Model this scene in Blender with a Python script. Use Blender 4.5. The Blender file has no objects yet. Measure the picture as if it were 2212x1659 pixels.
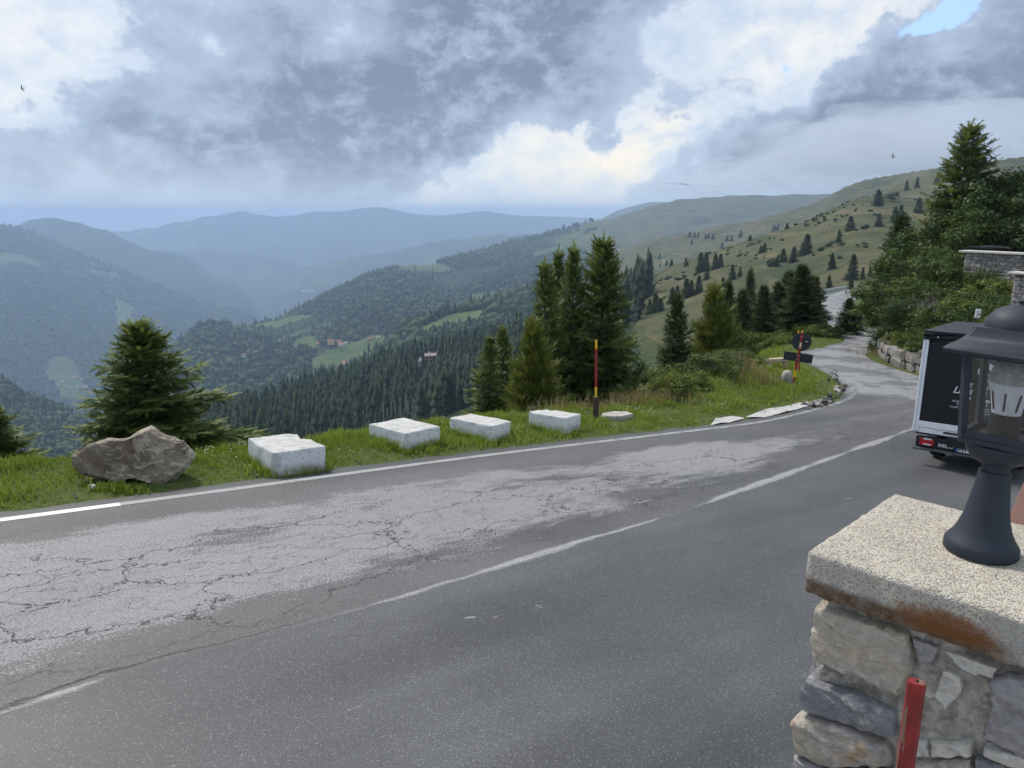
import bpy, bmesh, math, random
import numpy as np
from mathutils import Vector, Matrix
R = math.radians
scene = bpy.context.scene
COL = scene.collection

# ------------------------------------------------------------------ camera
PITCH = R(12.5)
F = 1664.2                      # focal length in measuring units (frame 2212 x 1659)
CX, CY = 1106.0, 829.5
cam_d = bpy.data.cameras.new('camera')
cam_d.sensor_width = 36.0
cam_d.lens = 36.0 * F / 2212.0
cam_d.clip_start = 0.05
cam_d.clip_end = 60000
cam = bpy.data.objects.new('camera', cam_d)
COL.objects.link(cam)
cam.location = (0, 0, 0)
cam.rotation_euler = (math.pi / 2 - PITCH, 0, 0)
scene.camera = cam

# ------------------------------------------------------------------ node helper
class NT:
    def __init__(self, tree):
        self.t = tree; self.n = tree.nodes; self.l = tree.links
    def new(self, kind, **kw):
        nd = self.n.new(kind)
        for k, v in kw.items(): setattr(nd, k, v)
        return nd
    def put(self, sock, v):
        if v is None: return
        if hasattr(v, 'node'): self.l.new(v, sock)
        else: sock.default_value = v
    def m(self, op, a, b=None, c=None, clamp=False):
        nd = self.new('ShaderNodeMath', operation=op, use_clamp=clamp)
        for i, v in enumerate((a, b, c)): self.put(nd.inputs[i], v)
        return nd.outputs[0]
    def vm(self, op, a, b=None, s=None):
        nd = self.new('ShaderNodeVectorMath', operation=op)
        self.put(nd.inputs[0], a); self.put(nd.inputs[1], b)
        if s is not None: self.put(nd.inputs['Scale'], s)
        return nd.outputs['Value'] if op in ('DOT_PRODUCT', 'LENGTH', 'DISTANCE') else nd.outputs[0]
    def noise(self, vec, scale, detail=4, rough=0.5, dist=0.0, col=False, lac=2.0, dim='3D'):
        nd = self.new('ShaderNodeTexNoise', noise_dimensions=dim)
        self.put(nd.inputs['Vector'], vec); nd.inputs['Scale'].default_value = scale
        nd.inputs['Detail'].default_value = detail; nd.inputs['Roughness'].default_value = rough
        nd.inputs['Distortion'].default_value = dist; nd.inputs['Lacunarity'].default_value = lac
        return nd.outputs['Color'] if col else nd.outputs[0]
    def voro(self, vec, scale, feature='F1', out='Distance', rnd=1.0, dim='3D'):
        nd = self.new('ShaderNodeTexVoronoi', feature=feature, voronoi_dimensions=dim)
        self.put(nd.inputs['Vector'], vec); nd.inputs['Scale'].default_value = scale
        nd.inputs['Randomness'].default_value = rnd
        return nd.outputs[out]
    def ss(self, v, a, b, lo=0.0, hi=1.0):        # smooth step
        nd = self.new('ShaderNodeMapRange', interpolation_type='SMOOTHSTEP')
        self.put(nd.inputs[0], v); self.put(nd.inputs[1], a); self.put(nd.inputs[2], b)
        self.put(nd.inputs[3], lo); self.put(nd.inputs[4], hi)
        return nd.outputs[0]
    def lin(self, v, a, b, lo=0.0, hi=1.0):
        nd = self.new('ShaderNodeMapRange')
        self.put(nd.inputs[0], v); self.put(nd.inputs[1], a); self.put(nd.inputs[2], b)
        self.put(nd.inputs[3], lo); self.put(nd.inputs[4], hi)
        return nd.outputs[0]
    def mix(self, f, a, b, mode='MIX'):
        nd = self.new('ShaderNodeMix', data_type='RGBA', blend_type=mode)
        self.put(nd.inputs[0], f)
        self.put(nd.inputs[6], a if hasattr(a, 'node') else (*a, 1) if len(a) == 3 else a)
        self.put(nd.inputs[7], b if hasattr(b, 'node') else (*b, 1) if len(b) == 3 else b)
        return nd.outputs[2]
    def ramp(self, v, stops):
        nd = self.new('ShaderNodeValToRGB'); self.put(nd.inputs[0], v)
        e = nd.color_ramp.elements
        while len(e) < len(stops): e.new(0.5)
        for el, (p, c) in zip(e, stops):
            el.position = p; el.color = (*c, 1)
        return nd.outputs[0]
    def attr(self, name, out='Fac'):
        nd = self.new('ShaderNodeAttribute', attribute_name=name)
        return nd.outputs[out]
    def sep(self, v):
        nd = self.new('ShaderNodeSeparateXYZ'); self.put(nd.inputs[0], v)
        return nd.outputs
    def comb(self, x, y, z):
        nd = self.new('ShaderNodeCombineXYZ')
        for i, v in enumerate((x, y, z)): self.put(nd.inputs[i], v)
        return nd.outputs[0]

# ------------------------------------------------------------------ directions
CP, SP = math.cos(PITCH), math.sin(PITCH)
def ray(x, y):
    X = (x - CX) / F; Y = -(y - CY) / F
    return Vector((X, CP + Y * SP, -SP + Y * CP))
def azel(x, y):
    d = ray(x, y)
    return math.atan2(d.x, d.y), math.atan2(d.z, math.hypot(d.x, d.y))

# ------------------------------------------------------------------ sky
SUN_AZ, SUN_EL = R(-38), R(50)       # azimuth from +Y towards +X
world = bpy.data.worlds.new('World')
scene.world = world
world.use_nodes = True
w = NT(world.node_tree)
w.n.clear()
sky = w.new('ShaderNodeTexSky', sky_type='NISHITA')
sky.sun_disc = False
sky.sun_elevation = SUN_EL
sky.sun_rotation = SUN_AZ
sky.altitude = 1500
d = w.new('ShaderNodeTexCoord').outputs['Generated']
d = w.vm('NORMALIZE', d)
wob = w.vm('SUBTRACT', w.noise(d, 3.5, 2, 0.55, col=True), (0.5, 0.5, 0.5))
wob2 = w.vm('SUBTRACT', w.noise(d, 14.0, 4, 0.62, col=True), (0.5, 0.5, 0.5))
dw = w.vm('ADD', d, w.vm('SCALE', wob, s=0.16))
dw = w.vm('ADD', dw, w.vm('SCALE', wob2, s=0.10))
dx, dy, dz = w.sep(dw)
az = w.m('ARCTAN2', dx, dy)
el = w.m('ARCSINE', w.m('MINIMUM', w.m('MAXIMUM', dz, -1.0), 1.0))
def blob(x, y, sx, sy, rot, amp):
    a, e = azel(x, y)
    c, s = math.cos(R(rot)), math.sin(R(rot))
    da = w.m('SUBTRACT', az, a); de = w.m('SUBTRACT', el, e)
    p = w.m('MULTIPLY_ADD', da, c * F / sx, w.m('MULTIPLY', de, s * F / sx))
    q = w.m('MULTIPLY_ADD', da, -s * F / sy, w.m('MULTIPLY', de, c * F / sy))
    r2 = w.m('MULTIPLY_ADD', p, p, w.m('MULTIPLY', q, q))
    return w.m('MULTIPLY', w.m('EXPONENT', w.m('MULTIPLY', r2, -1.0)), amp)
def total(vals):
    t = vals[0]
    for v in vals[1:]: t = w.m('ADD', t, v)
    return t
flat = w.vm('MULTIPLY', w.vm('ADD', d, w.vm('SCALE', wob2, s=0.03)), (1.0, 1.0, 1.5))
n_mid = w.noise(w.vm('ADD', flat, (3.1, 1.7, 0.4)), 6.5, 7, 0.60, 0.15)
n_fine = w.noise(w.vm('ADD', flat, (7.3, 0.2, 5.4)), 19.0, 7, 0.66, 0.1)
# how much dark low cloud stands before the bright high cloud
lay = total([blob(1130, 110, 440, 150, 8, 0.60), blob(700, 280, 460, 130, 20, 0.40),
             blob(380, 400, 440, 110, 3, 0.36), blob(640, 450, 420, 60, 0, 0.22),
             blob(2010, 300, 400, 150, 14, 0.70), blob(1640, 400, 240, 80, 15, 0.44),
             blob(1540, 190, 90, 60, 20, 0.24), blob(1440, 270, 120, 60, 10, 0.20),
             blob(20, 100, 120, 170, 0, -0.30), blob(1190, 400, 370, 110, 12, -0.52),
             blob(1690, 90, 270, 110, 15, -0.55), blob(420, 60, 300, 90, 0, -0.02),
             blob(1430, 350, 70, 36, 0, -0.42)])
fld = total([w.m('MULTIPLY', w.m('SUBTRACT', n_mid, 0.5), 1.65),
             w.m('MULTIPLY', w.m('SUBTRACT', n_fine, 0.5), 0.75), lay])
dark = w.ss(fld, -0.04, 0.15)
deep = w.ss(fld, 0.02, 0.60)
lit = w.m('ADD', w.m('MULTIPLY', n_mid, 0.6), w.m('MULTIPLY', n_fine, 0.5))
c_lit = w.ramp(lit, [(0.36, (0.215, 0.260, 0.325)), (0.50, (0.275, 0.310, 0.360)), (0.62, (0.335, 0.355, 0.385)), (0.78, (0.430, 0.432, 0.435))])
warm = total([blob(1200, 420, 380, 110, 8, 0.95), blob(1430, 350, 100, 50, 0, 0.55), blob(1750, 70, 300, 100, 10, 0.40),
              blob(40, 110, 110, 130, 0, 0.35)])
c_lit = w.mix(w.m('MULTIPLY', w.m('MULTIPLY', w.m('MINIMUM', warm, 1.0), 0.9), w.ss(lit, 0.42, 0.66)), c_lit, (0.470, 0.420, 0.335))
c_dark = w.mix(deep, (0.190, 0.230, 0.295), (0.082, 0.104, 0.148))
c_dark = w.mix(w.m('MULTIPLY', w.ss(n_fine, 0.44, 0.68), 0.6), c_dark, (0.225, 0.262, 0.322))
cl = w.mix(dark, c_lit, c_dark)
low = w.ss(w.sep(dw)[2], -0.03, 0.075, 1.0, 0.0)
cl = w.mix(w.m('MULTIPLY', low, 0.72), cl, (0.265, 0.315, 0.385))
cl = w.vm('SCALE', cl, s=9.3)
gap = w.ss(total([blob(2125, 35, 75, 36, 15, 0.44), blob(1745, 150, 38, 24, 0, 0.30),
                  w.m('MULTIPLY', w.m('SUBTRACT', n_mid, 0.5), 0.9), w.m('MULTIPLY', w.m('SUBTRACT', n_fine, 0.5), 0.9)]), 0.26, 0.40)
blue = w.mix(0.9, sky.outputs[0], (1.9, 2.9, 4.6))
cl = w.mix(gap, cl, blue)
cl = w.mix(0.04, cl, sky.outputs[0])
bg = w.new('ShaderNodeBackground')
w.put(bg.inputs['Color'], cl)
bg.inputs['Strength'].default_value = 0.1
out = w.new('ShaderNodeOutputWorld')
w.l.new(bg.outputs[0], out.inputs['Surface'])
world.cycles.sampling_method = 'MANUAL'
world.cycles.sample_map_resolution = 512

# ------------------------------------------------------------------ sun behind thin cloud
sun_d = bpy.data.lights.new('sun', 'SUN')
sun_d.energy = 1.5
sun_d.angle = R(10)
sun_d.color = (1.0, 0.95, 0.88)
sun = bpy.data.objects.new('sun', sun_d)
COL.objects.link(sun)
to_sun = Vector((math.sin(SUN_AZ) * math.cos(SUN_EL), math.cos(SUN_AZ) * math.cos(SUN_EL), math.sin(SUN_EL)))
sun.rotation_euler = to_sun.to_track_quat('Z', 'Y').to_euler()

vs = scene.view_settings
vs.view_transform = 'Standard'; vs.look = 'None'; vs.exposure = 1.4; vs.gamma = 1.0
vs.use_curve_mapping = False
cy = scene.cycles if hasattr(scene, 'cycles') else None
if cy:
    cy.max_bounces = 6; cy.diffuse_bounces = 2; cy.glossy_bounces = 2
    cy.transmission_bounces = 6; cy.transparent_max_bounces = 12
    cy.volume_bounces = 1
    cy.use_denoising = True
    cy.use_adaptive_sampling = True; cy.adaptive_threshold = 0.025; cy.adaptive_min_samples = 16

# ------------------------------------------------------------------ library
rng = np.random.default_rng(7)
random.seed(7)

def mat(name, build, **kw):
    m = bpy.data.materials.new(name); m.use_nodes = True
    t = NT(m.node_tree); t.n.clear()
    o = t.new('ShaderNodeOutputMaterial')
    b = t.new('ShaderNodeBsdfPrincipled')
    t.l.new(b.outputs[0], o.inputs['Surface'])
    t.out = o; t.b = b
    b.inputs['Roughness'].default_value = kw.get('rough', 0.7)
    b.inputs['Specular IOR Level'].default_value = kw.get('spec', 0.3)
    build(t, b)
    return m
def bump(t, b, h, strength=0.5, dist=0.01):
    nd = t.new('ShaderNodeBump'); nd.inputs['Strength'].default_value = strength
    nd.inputs['Distance'].default_value = dist; t.put(nd.inputs['Height'], h)
    t.l.new(nd.outputs[0], b.inputs['Normal'])
def obj_co(t): return t.new('ShaderNodeTexCoord').outputs['Object']
def plain(name, col, rough=0.6, var=0.12, scale=20.0, metal=0.0, bs=0.15, bd=0.002, spec=0.3):
    def f(t, b):
        co = obj_co(t)
        n = t.noise(co, scale, 5, 0.6)
        k = t.lin(n, 0.25, 0.75, 1 - var, 1 + var)
        c = t.vm('SCALE', (*col,), s=k)
        t.put(b.inputs['Base Color'], c)
        b.inputs['Metallic'].default_value = metal
        t.put(b.inputs['Roughness'], t.lin(n, 0.2, 0.8, max(0.05, rough - 0.12), min(1, rough + 0.12)))
        bump(t, b, n, bs, bd)
    return mat(name, f, rough=rough, spec=spec)

def mesh_np(name, verts, faces, smooth=False, attrs=None, fcount=None):
    """verts (n,3); faces (m,k) int array with k = 3 or 4"""
    me = bpy.data.meshes.new(name)
    verts = np.asarray(verts, np.float32); faces = np.asarray(faces, np.int32)
    me.vertices.add(len(verts)); me.vertices.foreach_set('co', verts.ravel())
    m, k = faces.shape
    me.loops.add(m * k); me.loops.foreach_set('vertex_index', faces.ravel())
    me.polygons.add(m)
    me.polygons.foreach_set('loop_start', np.arange(0, m * k, k, dtype=np.int32))
    me.polygons.foreach_set('loop_total', np.full(m, k, np.int32))
    if smooth: me.polygons.foreach_set('use_smooth', np.ones(m, bool))
    if attrs:
        for an, av in attrs.items():
            av = np.asarray(av, np.float32)
            if av.ndim == 2:
                a = me.attributes.new(an, 'FLOAT_COLOR', 'POINT')
                if av.shape[1] == 3: av = np.concatenate([av, np.ones((len(av), 1), np.float32)], 1)
                a.data.foreach_set('color', av.ravel())
            else:
                a = me.attributes.new(an, 'FLOAT', 'POINT'); a.data.foreach_set('value', av)
    me.update(calc_edges=True)
    return me
def obj(name, me, material=None, parent=None, loc=None, rot=None):
    if isinstance(me, bmesh.types.BMesh):
        bm = me; me = bpy.data.meshes.new(name); bm.to_mesh(me); bm.free()
    o = bpy.data.objects.new(name, me); COL.objects.link(o)
    if material and me is not None and len(me.materials) == 0: me.materials.append(material)
    if parent: o.parent = parent
    if loc is not None: o.location = loc
    if rot is not None: o.rotation_euler = rot
    return o
def tag(o, label=None, cat=None, group=None, kind=None):
    if label: o['label'] = label
    if cat: o['category'] = cat
    if group: o['group'] = group
    if kind: o['kind'] = kind
    return o
def empty(name, loc=(0, 0, 0), rot=(0, 0, 0), label=None, cat=None, group=None):
    o = bpy.data.objects.new(name, None); COL.objects.link(o)
    o.location = loc; o.rotation_euler = rot; o.empty_display_size = 0.1
    return tag(o, label, cat, group)
def copy_thing(root, loc, rotz, scale, label=None, group=None):
    r = root.copy(); COL.objects.link(r); r.location = loc; r.rotation_euler = (0, 0, rotz)
    r.scale = scale if hasattr(scale, '__len__') else (scale,) * 3
    if label: r['label'] = label
    if group: r['group'] = group
    for ch in list(root.children):
        c = ch.copy(); COL.objects.link(c); c.parent = r
        for g in list(ch.children):
            e = g.copy(); COL.objects.link(e); e.parent = c
    return r

def bm_box(bm, c, s, rot=None, bevel=0.0, seg=1):
    r = bmesh.ops.create_cube(bm, size=1.0)
    vs = r['verts']
    M = Matrix.Translation(c) @ (rot.to_4x4() if rot else Matrix()) @ Matrix.Diagonal((*s, 1))
    bmesh.ops.transform(bm, matrix=M, verts=vs)
    if bevel:
        es = {e for v in vs for e in v.link_edges}
        bmesh.ops.bevel(bm, geom=list(es), offset=bevel, segments=seg, affect='EDGES', clamp_overlap=True)
    return bm
def bm_tube(bm, p0, p1, r0, r1=None, n=10, cap=True):
    r1 = r0 if r1 is None else r1
    p0 = Vector(p0); p1 = Vector(p1); ax = p1 - p0
    M = Matrix.Translation((p0 + p1) / 2) @ ax.to_track_quat('Z', 'Y').to_matrix().to_4x4()
    bmesh.ops.create_cone(bm, cap_ends=cap, segments=n, radius1=r0, radius2=r1, depth=ax.length, matrix=M)
    return bm
def bm_lathe(bm, prof, n=24, M=None):
    rings = []
    for r, z in prof:
        rings.append([bm.verts.new((r * math.cos(a), r * math.sin(a), z)) for a in np.linspace(0, 2 * math.pi, n, endpoint=False)])
    for a, b in zip(rings[:-1], rings[1:]):
        for i in range(n):
            bm.faces.new((a[i], a[(i + 1) % n], b[(i + 1) % n], b[i]))
    bm.faces.new(rings[0][::-1]); bm.faces.new(rings[-1])
    if M is not None: bmesh.ops.transform(bm, matrix=M, verts=[v for r in rings for v in r])
    return bm
def bm_poly(bm, pts, z0, z1):
    """prism over a plan polygon"""
    a = [bm.verts.new((p[0], p[1], z0)) for p in pts]; b = [bm.verts.new((p[0], p[1], z1)) for p in pts]
    n = len(pts)
    bm.faces.new(b); bm.faces.new(a[::-1])
    for i in range(n): bm.faces.new((a[i], a[(i + 1) % n], b[(i + 1) % n], b[i]))
    return bm
def shade_smooth(o, ang=35):
    me = o.data
    me.polygons.foreach_set('use_smooth', np.ones(len(me.polygons), bool))
    me.set_sharp_from_angle(angle=R(ang))
    return o

# value noise
_PERM = rng.random((256, 256)).astype(np.float32)
def vnoise(x, y):
    xi = np.floor(x).astype(int); yi = np.floor(y).astype(int)
    fx = x - xi; fy = y - yi
    fx = fx * fx * (3 - 2 * fx); fy = fy * fy * (3 - 2 * fy)
    a = _PERM[xi & 255, yi & 255]; b = _PERM[(xi + 1) & 255, yi & 255]
    c = _PERM[xi & 255, (yi + 1) & 255]; e = _PERM[(xi + 1) & 255, (yi + 1) & 255]
    return (a * (1 - fx) + b * fx) * (1 - fy) + (c * (1 - fx) + e * fx) * fy
def fbm(x, y, o=5, g=0.5):
    t = 0; a = 1.0; s = 0
    for i in range(o):
        t = t + a * vnoise(x * 2 ** i + 17.3 * i, y * 2 ** i + 9.1 * i); s += a; a *= g
    return t / s
def sstep(v, a, b):
    t = np.clip((v - a) / (b - a), 0, 1); return t * t * (3 - 2 * t)

# ------------------------------------------------------------------ lie of the land
H0, GX, GY = 3.4, -0.066, -0.046            # the road plane under the eye
def plane(x, y): return -H0 + GX * x + GY * y
def on_plane(px_, py_):
    q = ray(px_, py_); t = -H0 / (q.z - GX * q.x - GY * q.y)
    return q * t
def uk(px_, py_):
    q = ray(px_, py_); return q.x / q.y, q.z / q.y
def curve_uk(pts):
    a = np.array([uk(*p) for p in pts]); return a[:, 0], a[:, 1]
def xs_u(pts):
    return np.array([uk(p[0], 600)[0] for p in pts]), np.array([p[1] for p in pts], float)
class Ridge:
    def __init__(self, crest, rc, foot, rf, sf=0.30, sb=0.35, side=0.45, rough=0.010):
        self.cu, self.ck = curve_uk(crest); self.ru, self.rc = xs_u(rc)
        self.fu, self.fk = curve_uk(foot); self.qu, self.rf = xs_u(rf)
        self.sf, self.sb, self.side, self.rough = sf, sb, side, rough
    def z(self, u, rho):
        rc = np.interp(u, self.ru, self.rc); rf = np.interp(u, self.qu, self.rf)
        zc = np.interp(u, self.cu, self.ck) * rc; zf = np.interp(u, self.fu, self.fk) * rf
        out = np.maximum(0, self.cu[0] - u) + np.maximum(0, u - self.cu[-1])
        zc = zc - self.side * rc * out; zf = np.minimum(zf - self.side * rf * out, zc + 0.5 * rf)
        t = (rho - rf) / (rc - rf)
        z = zf + (zc - zf) * np.clip(t, 0, 1)
        z = z - np.maximum(0, rf - rho) * self.sf - np.maximum(0, rho - rc) * self.sb
        amp = self.rough * rho * (0.25 + 0.75 * np.clip(1 - np.abs(t), 0, 1))
        wav = fbm(u * 9 + rc[0] * 0.001 + 40, np.log(rho + 1) * 6 + 13, 5) - 0.5
        gul = np.abs(fbm(u * 14 + 71 + rc[0] * 0.01, np.log(rho + 1) * 2.5, 3) - 0.5) - 0.12
        return z + amp * (wav * 1.6 + gul * 1.5)
RIDGES = dict(
 far=Ridge([(-300, 480), (0, 495), (250, 500), (340, 488), (430, 470), (480, 460), (525, 455), (560, 460), (595, 468), (630, 462), (660, 457), (720, 455), (770, 449), (820, 446), (880, 455), (950, 464), (1000, 460), (1050, 456), (1120, 466), (1300, 470)],
           [(0, 9000)], [(0, 640), (1200, 640)], [(0, 7000)], rough=0.005),
 mid_far=Ridge([(330, 560), (370, 545), (430, 540), (540, 547), (640, 566), (760, 600)], [(0, 6900)], [(300, 650), (800, 650)], [(0, 5600)], rough=0.006),
 peak=Ridge([(-400, 540), (-100, 520), (0, 500), (30, 488), (60, 476), (90, 468), (130, 470), (180, 482), (240, 500), (300, 530), (345, 543), (370, 545), (400, 553), (440, 580), (490, 600), (525, 625), (560, 662)],
            [(0, 5400)], [(-400, 720), (0, 700), (560, 705)], [(0, 3700)], rough=0.007),
 left=Ridge([(-500, 450), (-200, 468), (0, 485), (40, 492), (100, 515), (170, 548), (240, 572), (330, 612), (420, 650), (500, 690), (560, 720)],
            [(0, 4200)], [(-500, 850), (0, 850), (560, 800)], [(0, 2300), (560, 2900)], rough=0.014),
 right_far=Ridge([(560, 650), (600, 602), (645, 582), (710, 565), (780, 550), (850, 542), (930, 520), (995, 512), (1055, 505), (1106, 507), (1200, 500), (1300, 470), (1371, 440), (1450, 430), (1600, 425)],
            [(560, 6400), (1400, 5200)], [(560, 700), (1600, 640)], [(0, 4200)], rough=0.008),
 wooded=Ridge([(330, 800), (370, 755), (400, 727), (430, 704), (480, 699), (545, 702), (600, 690), (640, 670), (740, 622), (800, 592), (850, 577), (925, 572), (1025, 547), (1106, 522), (1181, 505), (1256, 485), (1331, 467), (1406, 445), (1466, 431), (1541, 425), (1620, 424), (1750, 420), (1900, 412), (2300, 410)],
            [(330, 1600), (480, 1750), (800, 2300), (1106, 2800), (1600, 3000)],
            [(330, 930), (480, 905), (700, 850), (900, 790), (1106, 720), (1600, 600)], [(330, 900), (800, 1050), (1106, 1300), (1600, 1700)], rough=0.016),
 spur=Ridge([(640, 850), (760, 795), (810, 765), (845, 735), (873, 706), (930, 688), (978, 672), (1049, 655), (1123, 630), (1200, 608), (1300, 585), (1420, 560)],
            [(640, 900), (1100, 1050), (1420, 1200)], [(640, 900), (900, 820), (1106, 780), (1420, 680)], [(640, 620), (1420, 750)], rough=0.012),
 pale=Ridge([(1150, 625), (1200, 600), (1266, 565), (1346, 537), (1406, 517), (1476, 505), (1556, 487), (1631, 475), (1706, 452), (1751, 440), (1806, 412), (1831, 400), (1866, 387), (1950, 372), (2040, 358), (2300, 345)],
            [(1150, 1600), (1700, 1250), (2000, 950)], [(1150, 680), (1500, 610), (2300, 480)], [(1150, 1000), (1700, 800), (2000, 700)], rough=0.007),
 slope=Ridge([(1220, 745), (1300, 672), (1346, 640), (1381, 606), (1456, 571), (1531, 546), (1586, 528), (1656, 506), (1706, 491), (1756, 471), (1806, 446), (1856, 426), (1886, 422), (1936, 426), (2006, 431), (2300, 440)],
            [(1220, 430), (1600, 420), (1900, 460), (2300, 480)], [(1220, 800), (1400, 720), (1600, 680), (1700, 662), (1800, 634), (1900, 618), (2300, 600)], [(1220, 210), (1700, 185), (2300, 185)], sf=0.16, rough=0.006),
 upper=Ridge([(1885, 430), (1911, 417), (1931, 401), (1981, 383), (2041, 371), (2131, 351), (2181, 341), (2300, 330)],
            [(1880, 640), (2300, 720)], [(1880, 440), (2300, 445)], [(0, 500)], sf=0.2, rough=0.006),
 near_wood=Ridge([(300, 985), (380, 945), (469, 905), (592, 872), (662, 852), (732, 831), (803, 806), (838, 788), (900, 776), (1000, 756), (1106, 728), (1250, 700), (1400, 690)],
            [(300, 420), (700, 520), (1400, 460)], [(300, 1010), (1400, 1000)], [(0, 230)], sf=0.25, rough=0.010),
 left_wood=Ridge([(-300, 760), (-100, 785), (0, 822), (56, 858), (135, 884), (169, 906), (260, 975), (330, 1010)],
            [(0, 1100)], [(-300, 1020), (330, 1060)], [(0, 650)], rough=0.014),
)
VERGE = np.array([(on_plane(*p).x / on_plane(*p).y, on_plane(*p).y) for p in
    [(0, 1012), (170, 988), (420, 985), (530, 975), (720, 947), (800, 937), (960, 916), (1060, 902), (1180, 887), (1290, 880), (1400, 862), (1500, 845), (1600, 796), (1650, 762), (1700, 745), (1745, 737)]]
    + [(0.42, 60.0), (0.435, 165.0), (1.2, 165.0)])
E_PTS = np.array([(-14, 2.1), (-5.42, 8.47), (-0.8, 11.99), (2.65, 14.43), (5.48, 16.48), (7.49, 18.46), (9.0, 20.2), (9.85, 21.6), (10.5, 23.2), (11.1, 26.3), (11.5, 29.5), (12.6, 31.9), (14.6, 34.6), (17.2, 38.6), (19.4, 44.5), (21.8, 52), (25.4, 61), (32, 79), (40.5, 99.6), (49, 118), (76, 170), (108, 222)], float)
R_PTS = np.array([(-7.6, -6.5), (1.0, -0.2), (5.6, 3.4), (9.6, 7.2), (12.8, 10.8), (14.3, 14.5), (14.9, 18), (14.8, 21), (14.4, 24), (14.2, 27), (14.3, 29.6), (15.0, 32.2), (16.4, 34.3), (19.4, 38.2), (23.0, 45.6), (26.2, 53), (29.2, 62.5), (34.5, 79), (45, 101), (54, 119), (80, 166), (112, 218)], float)
W_Y = np.array([-20, 0, 10, 18, 24, 27, 29, 34.3, 38, 45, 55, 65, 80, 120, 200]); W_X = np.array([26, 22, 18.5, 15.8, 14.9, 14.75, 14.95, 16.75, 19.7, 23.6, 27.8, 31.2, 36.2, 56, 104.])
def edge_x(y): return np.interp(y, E_PTS[:, 1], E_PTS[:, 0])
def land(x, y):
    x = np.atleast_1d(np.asarray(x, float)); y = np.atleast_1d(np.asarray(y, float))
    r = np.hypot(x, y); a = np.clip(np.arctan2(x, y), R(-46), R(46))
    u = np.tan(a); rho = r * np.cos(a)
    p = plane(x, y)
    rv = np.interp(u, VERGE[:, 0], VERGE[:, 1])
    over = np.maximum(0, rho - rv)
    steep = np.interp(u, [-0.7, 0.08, 0.22, 0.40, 0.45], [0.72, 0.60, 0.24, 0.14, 0.10])
    soft = over * over / (over + 0.8)
    verge = sstep(edge_x(y) - x, 0.35, 1.3)
    rel = (fbm(x * 1.1, y * 1.1, 4) - 0.5) * 0.16 + 0.03
    near = p - 0.035 - soft * steep + verge * rel + np.clip(over, 0, 30) * (fbm(x * 0.25, y * 0.25, 3) - 0.5) * 0.22
    # rough bank left of the bend
    mound = np.exp(-(((x - 6.3) / 1.9) ** 2 + ((y - 22.6) / 2.4) ** 2)) * 0.55
    near = near + mound
    # bank on the right
    wx = np.interp(y, W_Y, W_X); dd = x - wx
    hill = np.where(dd > 0, 0.72 + np.minimum(dd, 14) * 0.46 + np.clip(dd - 14, 0, 40) * 0.22, 0)
    hill = hill * sstep(dd, -0.25, 0.25) + np.clip(dd, 0, 6) * (fbm(x * 0.6, y * 0.6, 3) - 0.5) * 0.25
    hill = hill * np.interp(y, [0, 10, 60, 100, 170], [1, 1, 0.75, 0.4, 0.1])
    near = near + hill
    far = np.full_like(near, -640.0)
    for k in RIDGES.values():
        far = np.maximum(far, k.z(u, rho))
    far = np.where(far > 55, 55 + 22 * np.tanh((far - 55) / 22), far)          # the tops stay below the haze
    return np.where(rho < 150, np.maximum(near, np.where(rho < 60, -1e4, far)), np.maximum(far, np.where(over > 25, near - 0.3 * over, np.where(rho < 175, near, -1e4))))
def land1(x, y): return float(land(x, y)[0])
def hit(px_, py_, r0=20.0, r1=12000.0):
    """where the line of sight through a measured point meets the land"""
    q = ray(px_, py_); t = np.exp(np.linspace(math.log(r0), math.log(r1), 1300))
    zz = land(q.x * t, q.y * t); below = np.nonzero(q.z * t < zz)[0]
    i = below[0] if len(below) else len(t) - 1
    return Vector((q.x * t[i], q.y * t[i], zz[i]))

azs = np.concatenate([np.linspace(R(-86), R(-43), 44)[:-1], np.linspace(R(-43), R(43), 560), np.linspace(R(43), R(86), 44)[1:]])
rings = np.concatenate([np.exp(np.linspace(math.log(1.2), math.log(60), 230))[:-1], np.exp(np.linspace(math.log(60), math.log(16500), 400))])
AZ, RR = np.meshgrid(azs, rings)
LX, LY = RR * np.sin(AZ), RR * np.cos(AZ)
LZ = land(LX.ravel(), LY.ravel())
NA, NR = len(azs), len(rings)
idx = np.arange(NA * NR).reshape(NR, NA)
faces = np.stack([idx[:-1, :-1], idx[:-1, 1:], idx[1:, 1:], idx[1:, :-1]], -1).reshape(-1, 4)[:, ::-1]
lv = np.stack([LX.ravel(), LY.ravel(), LZ], 1)
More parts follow.
